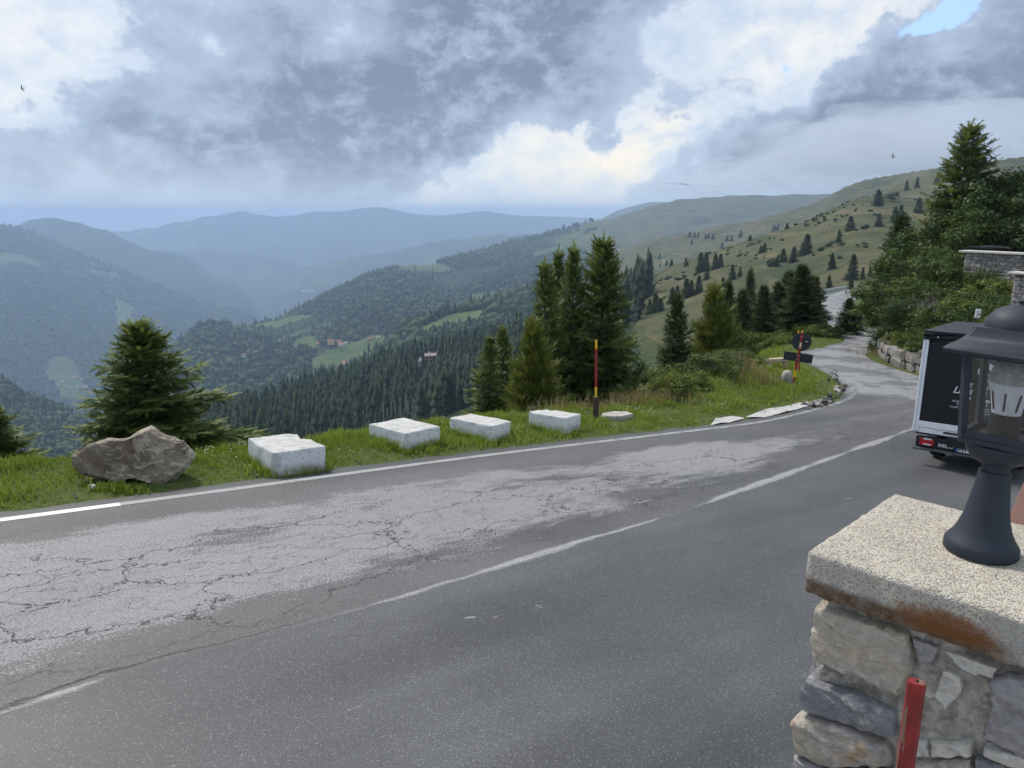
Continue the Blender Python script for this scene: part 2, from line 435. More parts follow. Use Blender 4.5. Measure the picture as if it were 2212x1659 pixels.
# what covers the land: share of forest, of dry hill grass
MEADOWS = []
for mx, my, wx_, wr_ in [(735, 762, 70, 60), (800, 757, 60, 70), (1010, 690, 80, 40), (950, 705, 60, 30), (1050, 645, 60, 40), (660, 750, 50, 50), (600, 880, 50, 30), (140, 808, 45, 60), (155, 842, 45, 30), (270, 688, 30, 50), (520, 700, 40, 50)]:
    q_ = hit(mx, my, 150.0)
    MEADOWS.append((q_.x / q_.y, q_.y, wx_ / F, wr_ * q_.y / 900.0 + 20))
def cover(x, y):
    r = np.hypot(x, y); a = np.clip(np.arctan2(x, y), R(-46), R(46)); u = np.tan(a); rho = r * np.cos(a)
    px_ = u * F * CP + CX
    n = fbm(x / 260.0 + 5, y / 260.0, 5); n2 = fbm(x / 90.0 + 15, y / 90.0 + 4, 4)
    forest = sstep(n, 0.31, 0.36)
    forest = np.where(rho > 3200, sstep(n, 0.27, 0.36), forest)
    # open grass on the right-hand heights
    open_r = sstep(px_, 1040, 1330) * sstep(rho, 1300, 1900) + sstep(px_, 1250, 1400) * (rho > 520) + sstep(px_, 1300, 1420) * (rho > 160)
    forest = forest * (1 - np.clip(open_r, 0, 1) * sstep(n2, 0.2, 0.62 ))
    forest = forest * (1 - np.clip(sstep(px_, 1150, 1400) * (rho > 150), 0, 1) * 0.9)
    lowwood = sstep(px_ + (n2 - 0.5) * 260, 1420, 1330) * (rho > 100) * (rho < 640)
    forest = np.maximum(forest, lowwood * 0.9 * sstep(n2, 0.24, 0.32))
    for mu, mr, su, sr in MEADOWS:
        k = np.exp(-(((u - mu) / su) ** 2 + ((rho - mr) / sr) ** 2) * 1.2) + (n2 - 0.5) * 0.95 + (n - 0.5) * 0.5
        forest = forest * (1 - sstep(k, 0.42, 0.60))
    forest = np.where(rho < 110, 0.0, forest)
    dry = np.clip(sstep(px_, 1080, 1400) * sstep(rho, 150, 200), 0, 1)
    return forest, dry
FO, DRY = cover(lv[:, 0], lv[:, 1])
GROUND_ME = mesh_np('ground', lv, faces, smooth=True, attrs=dict(forest=FO, dry=DRY, rad=np.hypot(lv[:, 0], lv[:, 1])))
def ground_mat(t, b):
    co = t.new('ShaderNodeNewGeometry').outputs['Position']
    fo, dry, rad = t.attr('forest'), t.attr('dry'), t.attr('rad')
    n1 = t.noise(co, 0.004, 6, 0.6); n2 = t.noise(co, 0.02, 7, 0.62); n3 = t.noise(co, 0.16, 5, 0.65); n4 = t.noise(co, 9.0, 5, 0.6)
    streak = t.noise(t.vm('MULTIPLY', co, (0.02, 0.02, 0.35)), 1.0, 5, 0.6, 0.4)
    meadow = t.mix(t.ss(n2, 0.35, 0.65), (0.045, 0.078, 0.022), (0.092, 0.120, 0.038))
    meadow = t.mix(t.m('MULTIPLY', t.ss(n3, 0.50, 0.62), 0.6), meadow, (0.030, 0.052, 0.018))
    hillg = t.mix(t.ss(n2, 0.36, 0.60), (0.042, 0.055, 0.024), (0.092, 0.088, 0.044))
    hillg = t.mix(t.m('MULTIPLY', t.ss(streak, 0.50, 0.66), 0.6), hillg, (0.165, 0.135, 0.072))
    hillg = t.mix(t.m('MULTIPLY', t.ss(n3, 0.52, 0.66), 0.75), hillg, (0.040, 0.056, 0.024))
    hillg = t.mix(t.m('MULTIPLY', t.ss(t.noise(co, 0.6, 4, 0.7), 0.56, 0.70), 0.6), hillg, (0.050, 0.066, 0.028))
    grass = t.mix(dry, meadow, hillg)
    wood = t.mix(t.ss(n3, 0.35, 0.65), (0.012, 0.026, 0.014), (0.034, 0.058, 0.024))
    edge = t.ss(t.m('ADD', fo, t.m('MULTIPLY', t.m('SUBTRACT', n2, 0.5), 0.8)), 0.35, 0.55)
    c = t.mix(edge, grass, wood)
    nearc = t.mix(t.ss(n4, 0.35, 0.65), (0.050, 0.075, 0.018), (0.090, 0.105, 0.034))
    c = t.mix(t.ss(rad, 60.0, 120.0), nearc, c)
    t.put(b.inputs['Base Color'], c)
    b.inputs['Roughness'].default_value = 0.95
    b.inputs['Specular IOR Level'].default_value = 0.1
    hgt = t.m('ADD', t.m('MULTIPLY', n3, t.m('ADD', t.m('MULTIPLY', fo, 10.0), t.m('MULTIPLY', dry, 3.5))), t.m('MULTIPLY', n4, 0.05))
    bump(t, b, hgt, 0.7, 1.0)
ground = obj('ground', GROUND_ME, mat('ground_cover', ground_mat))
tag(ground, kind='structure')

# ------------------------------------------------------------------ haze
def haze_box():
    bm = bmesh.new(); bm_box(bm, (0, 7600, -327), (34000, 20000, 826))
    m = bpy.data.materials.new('haze'); m.use_nodes = True
    t = NT(m.node_tree); t.n.clear()
    o = t.new('ShaderNodeOutputMaterial'); v = t.new('ShaderNodeVolumePrincipled')
    v.inputs['Color'].default_value = (0.55, 0.725, 1.0, 1)
    v.inputs['Density'].default_value = 1.65e-4
    v.inputs['Anisotropy'].default_value = 0.0
    t.l.new(v.outputs[0], o.inputs['Volume'])
    h = obj('haze', bm, m); h.data.materials[0] = m
    tag(h, kind='stuff', label='pale blue haze over the whole valley', cat='haze')
haze_box()

# ------------------------------------------------------------------ road
def resample(P, step):
    """Catmull-Rom through the points, sampled evenly; returns parameter values too"""
    P = np.asarray(P, float); n = len(P); ts = np.linspace(0, n - 1, (n - 1) * 60 + 1)
    out = []
    for t in ts:
        i = min(int(t), n - 2); f = t - i
        p0, p1, p2, p3 = P[max(i - 1, 0)], P[i], P[i + 1], P[min(i + 2, n - 1)]
        out.append(0.5 * (2 * p1 + (p2 - p0) * f + (2 * p0 - 5 * p1 + 4 * p2 - p3) * f * f + (3 * p1 - p0 - 3 * p2 + p3) * f ** 3))
    return ts, np.array(out)
ts_e, EC = resample(E_PTS, 0.2); _, RC = resample(R_PTS, 0.2)
seg = np.hypot(*np.diff(EC, axis=0).T); arc = np.concatenate([[0], np.cumsum(seg)])
arcs = np.concatenate([np.arange(0, 45, 0.16), np.arange(45, arc[-1], 0.6)])
EL = np.stack([np.interp(arcs, arc, EC[:, i]) for i in (0, 1)], 1)
RL = np.stack([np.interp(arcs, arc, RC[:, i]) for i in (0, 1)], 1)
tang = np.gradient(EL, axis=0); tang /= np.linalg.norm(tang, axis=1)[:, None]
LNORM = np.stack([-tang[:, 1], tang[:, 0]], 1)                     # towards the valley
wob = (fbm(arcs * 1.7, arcs * 0 + 3, 4) - 0.5) * 0.22
outer = EL + LNORM * (0.34 + wob)[:, None]
fr = np.concatenate([[0.0], np.linspace(0.02, 1, 56)])
RV = outer[:, None, :] * (1 - fr)[None, :, None] + RL[:, None, :] * fr[None, :, None]
rx, ry = RV[..., 0].ravel(), RV[..., 1].ravel()
nl, nf = len(arcs), len(fr)
sag = -0.02 * sstep(fr, 0.02, 0.0)                                  # the broken edge sinks to the soil
rz = plane(rx, ry) + np.tile(sag, nl)
idx = np.arange(nl * nf).reshape(nl, nf)
rfaces = np.stack([idx[:-1, :-1], idx[1:, :-1], idx[1:, 1:], idx[:-1, 1:]], -1).reshape(-1, 4)[:, ::-1]
def dist_poly(x, y, P):
    """signed distance to an open polyline (positive to its right) and arc position"""
    best = np.full(x.shape, 1e9); sg = np.zeros_like(best)
    for a, b in zip(P[:-1], P[1:]):
        ab = b - a; L2 = (ab ** 2).sum()
        t = np.clip(((x - a[0]) * ab[0] + (y - a[1]) * ab[1]) / L2, 0, 1)
        qx, qy = x - a[0] - t * ab[0], y - a[1] - t * ab[1]
        dd = np.hypot(qx, qy); cr = ab[0] * qy - ab[1] * qx
        m = dd < best; best[m] = dd[m]; sg[m] = np.sign(-cr[m])
    return best * np.where(sg == 0, 1, sg)
CEN = np.array([(-12, -2.2), (-3.55, 4.72), (-3.01, 5.3), (-1.9, 6.16), (-0.73, 7.2), (0.8, 8.62), (2.32, 9.96), (5.2, 12.9), (9.17, 16.92), (11.4, 19.3)])
te = dist_poly(rx, ry, EC[::12]); tc = dist_poly(rx, ry, CEN)
old = sstep(ry + (rx - 9.6) * 0.16, 21.25, 21.45)
along = np.repeat(arcs, nf)
ROAD_ME = mesh_np('road', np.stack([rx, ry, rz], 1), rfaces, smooth=True, attrs=dict(te=te, tc=tc, old=old, along=along))
def road_mat(t, b):
    geo = t.new('ShaderNodeNewGeometry').outputs['Position']
    te, tc, old = t.attr('te'), t.attr('tc'), t.attr('old')
    x, y, z = t.sep(geo)
    # road frame: s along, v across
    s = t.m('ADD', t.m('MULTIPLY', x, 0.804), t.m('MULTIPLY', y, 0.594))
    v = t.m('SUBTRACT', t.m('MULTIPLY', x, 0.594), t.m('MULTIPLY', y, 0.804))
    st = t.comb(t.m('MULTIPLY', s, 0.30), v, 0.0)
    D2 = dict(dim='2D')
    chipv = t.sep(t.voro(geo, 150.0, 'F1', 'Color', **D2))[0]
    m1 = t.noise(st, 1.1, 3, 0.6, **D2); m2 = t.noise(st, 6.0, 5, 0.72, 0.3, **D2); m3 = t.noise(geo, 42.0, 3, 0.7, **D2)
    blot = t.noise(geo, 0.55, 3, 0.55, **D2)
    # worn pale band between the edge line and the seam
    f = t.m('ADD', t.m('MULTIPLY', t.m('SUBTRACT', m1, 0.5), 2.6), t.m('ADD', t.m('MULTIPLY', t.m('SUBTRACT', m2, 0.5), 1.5), t.m('MULTIPLY', t.m('SUBTRACT', m3, 0.5), 2.0)))
    band = t.m('MULTIPLY', t.ss(te, 0.40, 1.2), t.ss(tc, -1.0, -0.15, 1.0, 0.0))
    side = t.m('MULTIPLY', t.ss(te, 0.30, 0.8), t.ss(tc, -0.40, -0.05, 1.0, 0.0))
    band = t.m('MULTIPLY', band, t.ss(s, 11.0, 17.0, 1.0, 0.25))
    worn = t.ss(t.m('ADD', f, t.m('ADD', t.m('MULTIPLY', band, 1.10), -0.66)), -0.02, 0.20)
    worn = t.m('MULTIPLY', worn, side)
    # pale seam down the middle, broken in places, widest towards the truck
    wseam = t.m('ADD', t.m('MULTIPLY', t.m('SUBTRACT', m1, 0.46), 0.28), t.lin(s, 2.0, 17.0, -0.01, 0.045))
    seam = t.ss(t.m('SUBTRACT', t.m('ABSOLUTE', t.m('ADD', tc, t.m('MULTIPLY', t.m('SUBTRACT', m2, 0.5), 0.13))), wseam), 0.035, -0.025)
    seam = t.m('MULTIPLY', seam, t.ss(t.m('ADD', m3, t.m('MULTIPLY', m2, 0.5)), 0.52, 0.72))
    spots = t.m('MULTIPLY', t.ss(t.m('ADD', m2, t.m('MULTIPLY', t.m('SUBTRACT', m1, 0.5), 0.9)), 0.82, 0.88), t.ss(te, 0.6, 1.2))
    # cracks
    wv = t.vm('SCALE', t.vm('SUBTRACT', t.noise(geo, 2.2, 4, 0.65, col=True, **D2), (0.5, 0.5, 0.5)), s=0.50)
    cc = t.vm('ADD', t.comb(t.m('MULTIPLY', s, 0.36), v, 0.0), wv)
    ck = t.voro(cc, 1.5, 'DISTANCE_TO_EDGE', **D2); ck2 = t.voro(cc, 4.6, 'DISTANCE_TO_EDGE', **D2)
    cmask = t.m('MULTIPLY', t.ss(te, 0.9, 1.6), t.ss(tc, -0.5, 0.0, 1.0, 0.0))
    crack = t.m('MULTIPLY', t.ss(ck, 0.004, 0.014, 1.0, 0.0), t.m('MULTIPLY', cmask, t.ss(blot, 0.26, 0.36)))
    crk2 = t.m('MULTIPLY', t.ss(ck2, 0.008, 0.024, 1.0, 0.0), t.m('MULTIPLY', cmask, t.ss(t.m('ADD', m1, t.ss(s, 4.0, 9.0, 0.0, 0.12)), 0.47, 0.57)))
    crack = t.m('MAXIMUM', crack, t.m('MULTIPLY', crk2, 0.65))
    seamcrack = t.m('MULTIPLY', t.ss(t.m('ABSOLUTE', t.m('ADD', t.m('ADD', tc, 0.07), t.m('MULTIPLY', t.m('SUBTRACT', m2, 0.5), 0.22))), 0.004, 0.018, 1.0, 0.0), t.ss(s, 0.5, 3.5, 0.9, 0.0))
    crack = t.m('MAXIMUM', crack, seamcrack)
    fresh = t.ss(t.m('ADD', tc, t.m('MULTIPLY', t.m('SUBTRACT', m2, 0.5), 0.1)), -0.04, 0.04)
    dark = t.mix(fresh, (0.082, 0.081, 0.081), (0.068, 0.0695, 0.073))
    track = t.noise(t.comb(t.m('MULTIPLY', s, 0.10), v, 0.0), 1.3, 2, 0.5, dim='2D')
    dark = t.vm('SCALE', dark, s=t.m('MULTIPLY', t.lin(blot, 0.3, 0.7, 0.84, 1.18), t.lin(track, 0.3, 0.7, 0.82, 1.20)))
    pale = t.vm('SCALE', (0.228, 0.227, 0.230), s=t.lin(m3, 0.3, 0.7, 0.80, 1.16))
    c = t.mix(worn, dark, pale)
    oldc = t.mix(t.ss(t.m('ADD', m1, t.m('MULTIPLY', t.m('SUBTRACT', blot, 0.5), 1.4)), 0.52, 0.60), (0.235, 0.235, 0.236), (0.130, 0.132, 0.137))
    c = t.mix(t.m('MULTIPLY', old, 0.95), c, oldc)
    c = t.mix(t.m('MAXIMUM', seam, spots), c, (0.30, 0.30, 0.302))
    # stone chips in the binder
    c = t.vm('SCALE', c, s=t.lin(chipv, 0.0, 1.0, 0.66, 1.34))
    c = t.mix(t.m('MULTIPLY', t.ss(chipv, 0.965, 0.98), t.m('SUBTRACT', 0.6, t.m('MULTIPLY', worn, 0.4))), c, (0.33, 0.32, 0.30))
    c = t.mix(crack, c, (0.022, 0.021, 0.020))
    c = t.mix(t.m('MULTIPLY', t.ss(te, 0.02, -0.30), 0.5), c, (0.040, 0.038, 0.036))
    t.put(b.inputs['Base Color'], c)
    t.put(b.inputs['Roughness'], t.lin(t.m('ADD', blot, t.m('MULTIPLY', worn, 0.2)), 0.3, 0.9, 0.48, 0.80))
    b.inputs['Specular IOR Level'].default_value = 0.35
    hgt = t.m('ADD', t.m('MULTIPLY', chipv, 0.8), t.m('MULTIPLY', crack, -3.0))
    bump(t, b, hgt, 0.6, 0.004)
ROAD_MAT = mat('asphalt', road_mat)
road = obj('road', ROAD_ME, ROAD_MAT)
tag(road, kind='structure')

# painted edge line, worn thin towards the bend
def strip(center, wl, wr, lift):
    tg = np.gradient(center, axis=0); tg /= np.linalg.norm(tg, axis=1)[:, None]
    nn = np.stack([-tg[:, 1], tg[:, 0]], 1)
    P = np.stack([center + nn * np.reshape(wl, (-1, 1)), center - nn * np.reshape(wr, (-1, 1))], 1)
    x, y = P[..., 0].ravel(), P[..., 1].ravel(); n = len(center)
    id2 = np.arange(2 * n).reshape(n, 2)
    fc = np.stack([id2[:-1, 0], id2[:-1, 1], id2[1:, 1], id2[1:, 0]], 1)
    return np.stack([x, y, plane(x, y) + lift], 1), fc
def line_mat(t, b):
    p = t.new('ShaderNodeNewGeometry').outputs['Position']; al = t.attr('along')
    n = t.noise(p, 26.0, 6, 0.72); n2 = t.noise(p, 3.0, 4, 0.6); ch = t.sep(t.voro(p, 130.0, 'F1', 'Color'))[0]
    fresh = t.ss(al, 11.42, 11.46, 1.0, 0.0)
    keep = t.ss(t.m('ADD', n, t.m('MULTIPLY', t.m('SUBTRACT', n2, 0.5), 0.5)), t.lin(al, 10.0, 34.0, 0.26, 0.50), t.lin(al, 10.0, 34.0, 0.42, 0.60))
    keep = t.m('MAXIMUM', keep, fresh)
    paint = t.mix(fresh, (0.32, 0.32, 0.318), (0.78, 0.78, 0.78))
    paint = t.vm('SCALE', paint, s=t.lin(ch, 0, 1, 0.86, 1.08))
    c = t.mix(keep, (0.105, 0.105, 0.108), paint)
    t.put(b.inputs['Base Color'], c); b.inputs['Roughness'].default_value = 0.6
    bump(t, b, t.m('ADD', ch, n), 0.4, 0.003)
msk = (arcs > 0.5) & (arcs < 33)
LV, LF = strip(EL[msk], 0.06, 0.06, 0.004)
line = obj('edge_line', mesh_np('edge_line', LV, LF, attrs=dict(along=np.repeat(arcs[msk], 2))), mat('road_paint', line_mat), road)
msk = (arcs > 45) & (EL[:, 1] < 172)
LV, LF = strip(EL[msk] - LNORM[msk] * 0.25, 0.07, 0.07, 0.006)
obj('edge_line', mesh_np('edge_line', LV, LF, attrs=dict(along=np.repeat(arcs[msk] * 0 + 28, 2))), line.data.materials[0], road)
mid = EL * 0.55 + RL * 0.45
msk = (arcs > 85) & (EL[:, 1] < 172)
LV, LF = strip(mid[msk], 0.05, 0.05, 0.006)
obj('centre_line', mesh_np('centre_line', LV, LF, attrs=dict(along=np.repeat(arcs[msk] * 0 + 30, 2))), line.data.materials[0], road)

# gravel yard beside the truck
def gravel_mat(t, b):
    p = obj_co(t); v = t.new('ShaderNodeTexVoronoi'); t.put(v.inputs['Vector'], p); v.inputs['Scale'].default_value = 34
    c = t.ramp(t.sep(v.outputs['Color'])[0], [(0.0, (0.13, 0.125, 0.12)), (0.5, (0.30, 0.285, 0.26)), (1.0, (0.52, 0.50, 0.46))])
    t.put(b.inputs['Base Color'], c); b.inputs['Roughness'].default_value = 0.9
    bump(t, b, v.outputs['Distance'], 1.0, -0.03)
bm = bmesh.new()
pts = [(8.6, 10.2), (9.4, 11.6), (10.4, 13.2), (11.3, 14.6), (12.8, 16.4), (13.9, 18.0), (16.5, 17), (19, 10), (12, 6)]
vsb = [bm.verts.new((x, y, plane(x, y) + 0.006)) for x, y in pts]
bm.faces.new(vsb)
gy = obj('gravel_yard', bm, mat('gravel', gravel_mat)); tag(gy, kind='structure')

# ------------------------------------------------------------------ verge things
def rough_block(sx, sy, sz, seed, chips=(), cuts=5, amp=0.014):
    bm = bmesh.new(); bm_box(bm, (0, 0, sz / 2), (sx, sy, sz))
    bmesh.ops.subdivide_edges(bm, edges=bm.edges[:], cuts=17, use_grid_fill=True)
    rs = np.random.default_rng(seed); o = rs.random(3) * 50
    for v in bm.verts:
        c = v.co
        n = float(fbm(np.array([c.x * 7 + o[0] + c.z * 3]), np.array([c.y * 7 + o[1] + c.z * 5]), 4)[0]) - 0.5
        n2 = float(fbm(np.array([c.x * 2 + o[2]]), np.array([c.y * 2 + c.z]), 2)[0]) - 0.5
        q = Vector((c.x / sx * 2, c.y / sy * 2, (c.z / sz - 0.5) * 2))
        ed = sorted([abs(q.x), abs(q.y), abs(q.z)])[1]
        rnd = max(0, ed - 0.90) / 0.10
        inw = Vector((c.x, c.y, c.z - sz / 2)).normalized()
        v.co = c + inw * (n * amp * 2 - rnd * (0.006 + max(0, n - 0.04) * 0.10)) + Vector((0, 0, n2 * 0.012 if c.z > sz * 0.9 else 0))
        if c.z > sz * 0.97 or True:
            for (cx_, cy_, cz_, rr, dep) in chips:
                k = (Vector((cx_, cy_, cz_)) - c).length
                if k < rr: v.co = v.co + (Vector((0, 0, sz * 0.4)) - c).normalized() * dep * (1 - k / rr) ** 0.5
    return bm
def block_mat(t, b):
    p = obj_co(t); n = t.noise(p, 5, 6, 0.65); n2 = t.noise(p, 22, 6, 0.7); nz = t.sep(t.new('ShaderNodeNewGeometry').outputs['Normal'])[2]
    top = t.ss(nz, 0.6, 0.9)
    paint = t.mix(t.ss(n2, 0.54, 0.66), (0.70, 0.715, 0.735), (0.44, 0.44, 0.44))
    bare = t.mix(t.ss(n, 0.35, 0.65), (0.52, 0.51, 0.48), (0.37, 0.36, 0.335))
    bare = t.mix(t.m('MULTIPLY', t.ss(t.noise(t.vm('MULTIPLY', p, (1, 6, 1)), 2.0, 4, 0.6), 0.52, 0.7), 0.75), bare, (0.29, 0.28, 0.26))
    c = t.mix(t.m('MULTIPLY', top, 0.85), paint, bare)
    pit = t.voro(p, 13, 'F1'); rare = t.ss(t.noise(p, 7, 2, 0.5), 0.60, 0.66)
    c = t.mix(t.m('MULTIPLY', t.ss(pit, 0.13, 0.08), rare), c, (0.09, 0.07, 0.06))
    c = t.mix(t.m('MULTIPLY', t.ss(t.sep(p)[2], 0.26, 0.08), t.ss(n, 0.36, 0.58, 0.25, 0.95)), c, (0.25, 0.235, 0.18))
    flake = t.m('MULTIPLY', t.ss(t.noise(p, 3.2, 6, 0.7), 0.56, 0.60), 0.55); c = t.mix(flake, c, (0.34, 0.335, 0.32))
    t.put(b.inputs['Base Color'], c); b.inputs['Roughness'].default_value = 0.85
    bump(t, b, t.m('ADD', n2, t.m('MULTIPLY', t.ss(pit, 0.13, 0.08), -0.4)), 0.7, 0.02)
BLOCK = mat('painted_concrete', block_mat)
def verge_pt(x, y): return Vector((x, y, land1(x, y)))
def lookrot(p0, p1): return math.atan2(p1[1] - p0[1], p1[0] - p0[0])
blocks = [  # front corner on the ground, right-hand corner, width along the road, depth, height, label
 ((590, 1027), (704, 1012), 0.80, 1.02, 0.325, [(0.42, 0.30, 0.40, 0.26, 0.10)], 'largest white concrete block, nearest to the brown boulder'),
 ((876, 975), (963, 958), 0.78, 0.98, 0.305, [(-0.38, -0.30, 0.36, 0.22, 0.05)], 'white concrete block with a broken front corner, second from the boulder'),
 ((1060, 955), (1116, 942), 0.60, 1.02, 0.285, [(0.3, -0.5, 0.2, 0.2, 0.04)], 'white concrete block, third from the boulder'),
 ((1220, 936), (1263, 925), 0.55, 0.88, 0.290, [(0.28, 0.4, 0.37, 0.25, 0.05)], 'smallest white concrete block, beside the red and yellow pole')]
for i, (a, bq, wd, dp, hh, chips, lab) in enumerate(blocks):
    p0, p1 = on_plane(*a), on_plane(*bq)
    p1 = p0 + (p1 - p0).normalized() * wd
    ang = math.atan2(p1.y - p0.y, p1.x - p0.x)
    dirx = Vector((math.cos(ang), math.sin(ang), 0)); diry = Vector((-math.sin(ang), math.cos(ang), 0))
    dyw = Vector((math.cos(ang + R([104, 108, 104, 106][i])), math.sin(ang + R([104, 108, 104, 106][i])), 0))
    c = p0 + dirx * wd / 2 + diry * dp / 2
    root = obj('concrete_block', rough_block(wd, dp, hh + 0.1, 11 + i, chips), BLOCK, loc=(c.x, c.y, plane(p0.x + dirx.x * wd / 2, p0.y + dirx.y * wd / 2) - 0.10), rot=(R(-1.0), R([3.4, 3.0, 3.4, 3.0][i]), ang))
    shade_smooth(root, 40); tag(root, lab, 'block', 'white concrete blocks along the verge')

# boulder
def boulder():
    base = [(-0.98, 0.39), (-0.76, 0.57), (-0.41, 0.71), (-0.24, 0.69), (-0.09, 0.70), (0.11, 0.81), (0.29, 0.85), (0.38, 0.78), (0.46, 0.69), (0.61, 0.65), (0.81, 0.58), (0.92, 0.37), (0.98, 0.26), (0.85, 0.09), (0.50, -0.11), (0.41, -0.15), (0.17, -0.04), (0.0, 0.0), (-0.20, -0.02), (-0.33, -0.04), (-0.63, 0.04), (-0.89, 0.22)][::-1]
    k = 0.765
    bm = bmesh.new()
    layers = [(-0.24, 0.93, 0.02), (-0.14, 1.0, 0.0), (0.12, 0.95, -0.02), (0.42, 0.74, -0.06), (0.62, 0.42, -0.08)]
    rs = np.random.default_rng(5); rings_ = []
    for dep, sc, dz_ in layers:
        ring = []
        for x, z in base:
            zz = (z - 0.35) * sc + 0.35 + dz_; xx = x * sc
            shift = -0.16 * max(0, -x) * 0 + (0.30 * max(0, -x - 0.25))      # left flank turns away
            ring.append(bm.verts.new(((xx + rs.normal(0, .012)) * k, (dep + shift + (zz - 0.3) * 0.22 + rs.normal(0, .015)) * k, zz * k)))
        rings_.append(ring)
    n = len(base)
    for a, b_ in zip(rings_[:-1], rings_[1:]):
        for i in range(n): bm.faces.new((a[i], a[(i + 1) % n], b_[(i + 1) % n], b_[i]))
    bm.faces.new(rings_[0][::-1]); bm.faces.new(rings_[-1])
    bmesh.ops.triangulate(bm, faces=[f for f in bm.faces if len(f.verts) > 4])
    bmesh.ops.subdivide_edges(bm, edges=bm.edges[:], cuts=3, use_grid_fill=True)
    bmesh.ops.recalc_face_normals(bm, faces=bm.faces[:])
    bm.normal_update()
    for v in bm.verts:
        c = v.co
        q = float(fbm(np.array([c.x * 3.1 + c.y * 2 + 4]), np.array([c.z * 3.1 - c.y + 8]), 5)[0]) - 0.5
        st_ = float(np.abs(fbm(np.array([(c.x + c.z * 0.9) * 7]), np.array([(c.x - c.z) * 1.3 + 3]), 3)[0] - 0.5))
        v.co = c + v.normal * (q * 0.10 + st_ * 0.04)
    seeds = [(v.co.copy(), (v.normal + Vector(rs.normal(0, 0.22, 3))).normalized()) for v in rs.choice(list(bm.verts), 46, replace=False)]
    for v in bm.verts:                                # break the surface into flat facets
        s_, n_ = min(seeds, key=lambda k_: (k_[0] - v.co).length_squared)
        v.co = v.co - n_ * ((v.co - s_).dot(n_) * 0.45)
    return bm
def rock_mat(t, b):
    p = obj_co(t)
    n = t.noise(p, 2.2, 7, 0.62, 0.5); n2 = t.noise(p, 7, 7, 0.68, 0.3)
    st = t.noise(t.vm('MULTIPLY', t.vm('ADD', p, t.vm('SCALE', t.noise(p, 1.5, 3, 0.5, col=True), s=0.25)), (3.0, 2.0, 9.0)), 2.2, 6, 0.65, 0.6)
    c = t.ramp(n, [(0.30, (0.080, 0.060, 0.042)), (0.45, (0.165, 0.130, 0.095)), (0.60, (0.265, 0.222, 0.170)), (0.78, (0.38, 0.335, 0.27))])
    lich = t.m('MULTIPLY', t.ss(st, 0.50, 0.60), t.ss(t.noise(p, 1.3, 4, 0.5), 0.38, 0.56))
    c = t.mix(t.m('MULTIPLY', lich, 0.9), c, (0.44, 0.405, 0.33))
    vein = t.ss(t.m('ABSOLUTE', t.m('SUBTRACT', t.noise(p, 1.7, 4, 0.55, 0.8), 0.5)), 0.012, 0.004)
    c = t.mix(t.m('MULTIPLY', vein, 0.6), c, (0.42, 0.37, 0.29))
    c = t.mix(t.m('MULTIPLY', t.ss(n2, 0.60, 0.72), 0.5), c, (0.26, 0.225, 0.185))
    c = t.mix(t.m('MULTIPLY', t.ss(n2, 0.38, 0.30), 0.6), c, (0.055, 0.038, 0.030))
    t.put(b.inputs['Base Color'], c); b.inputs['Roughness'].default_value = 0.8
    bump(t, b, t.m('ADD', t.m('MULTIPLY', n2, 0.6), st), 0.8, 0.05)
pb = on_plane(296, 1012); pb = pb * (9.88 / pb.y)
bl_ = obj('boulder', boulder(), mat('brown_rock', rock_mat), loc=ray(295, 1026) * ((pb.y + 0.1) / ray(295, 1026).y), rot=(0, R(1), R(20)))
shade_smooth(bl_, 16); tag(bl_, 'big brown boulder with pale veins on the grass verge', 'boulder')

# snow pole in a rusty pipe
RUST = plain('rusty_pipe', (0.060, 0.040, 0.030), 0.8, 0.35, 14, bs=0.5)
REDP = plain('red_paint', (0.30, 0.030, 0.028), 0.55, 0.15, 12)
YELP = plain('yellow_paint', (0.72, 0.46, 0.02), 0.5, 0.08, 12)
pp = on_plane(1287, 908); pp.z = plane(pp.x, pp.y)
t_ = empty('snow_pole', pp, (0, R(-1.0), 0), 'red and yellow banded snow pole in a rusty pipe stump', 'pole')
mpx = pp.y / CP / F * 1.03
bm = bmesh.new(); bm_tube(bm, (0, 0, -0.3), (0, 0, 0.49), 0.064, 0.060, 16); bm_tube(bm, (0, 0, 0.49), (0, 0, 0.505), 0.066, 0.060, 16)
shade_smooth(obj('pipe', bm, RUST, t_))
zt = 1.70
for z0, z1, m_ in ((0.50, 0.72, YELP), (0.72, 1.52, REDP), (1.52, zt, YELP)):
    bm = bmesh.new(); bm_tube(bm, (0, 0, z0), (0, 0, z1), 0.0245, 0.0245, 14)
    shade_smooth(obj('pole_band', bm, m_, t_))

# flat stone in the grass
ps = on_plane(1332, 902)
bm = bmesh.new(); bm_poly(bm, [(-0.34, -0.12), (0.0, -0.24), (0.36, -0.10), (0.30, 0.16), (0.02, 0.24), (-0.30, 0.14)], -0.05, 0.085)
bmesh.ops.bevel(bm, geom=bm.edges[:], offset=0.02, segments=2, affect='EDGES')
fs = obj('stone_slab', bm, plain('grey_stone', (0.36, 0.34, 0.31), 0.9, 0.3, 9, bs=0.6, bd=0.01), loc=(ps.x, ps.y, plane(ps.x, ps.y) - 0.0), rot=(0, 0, R(15)))
tag(fs, 'flat grey stone slab sunk in the grass beside the pole', 'slab')

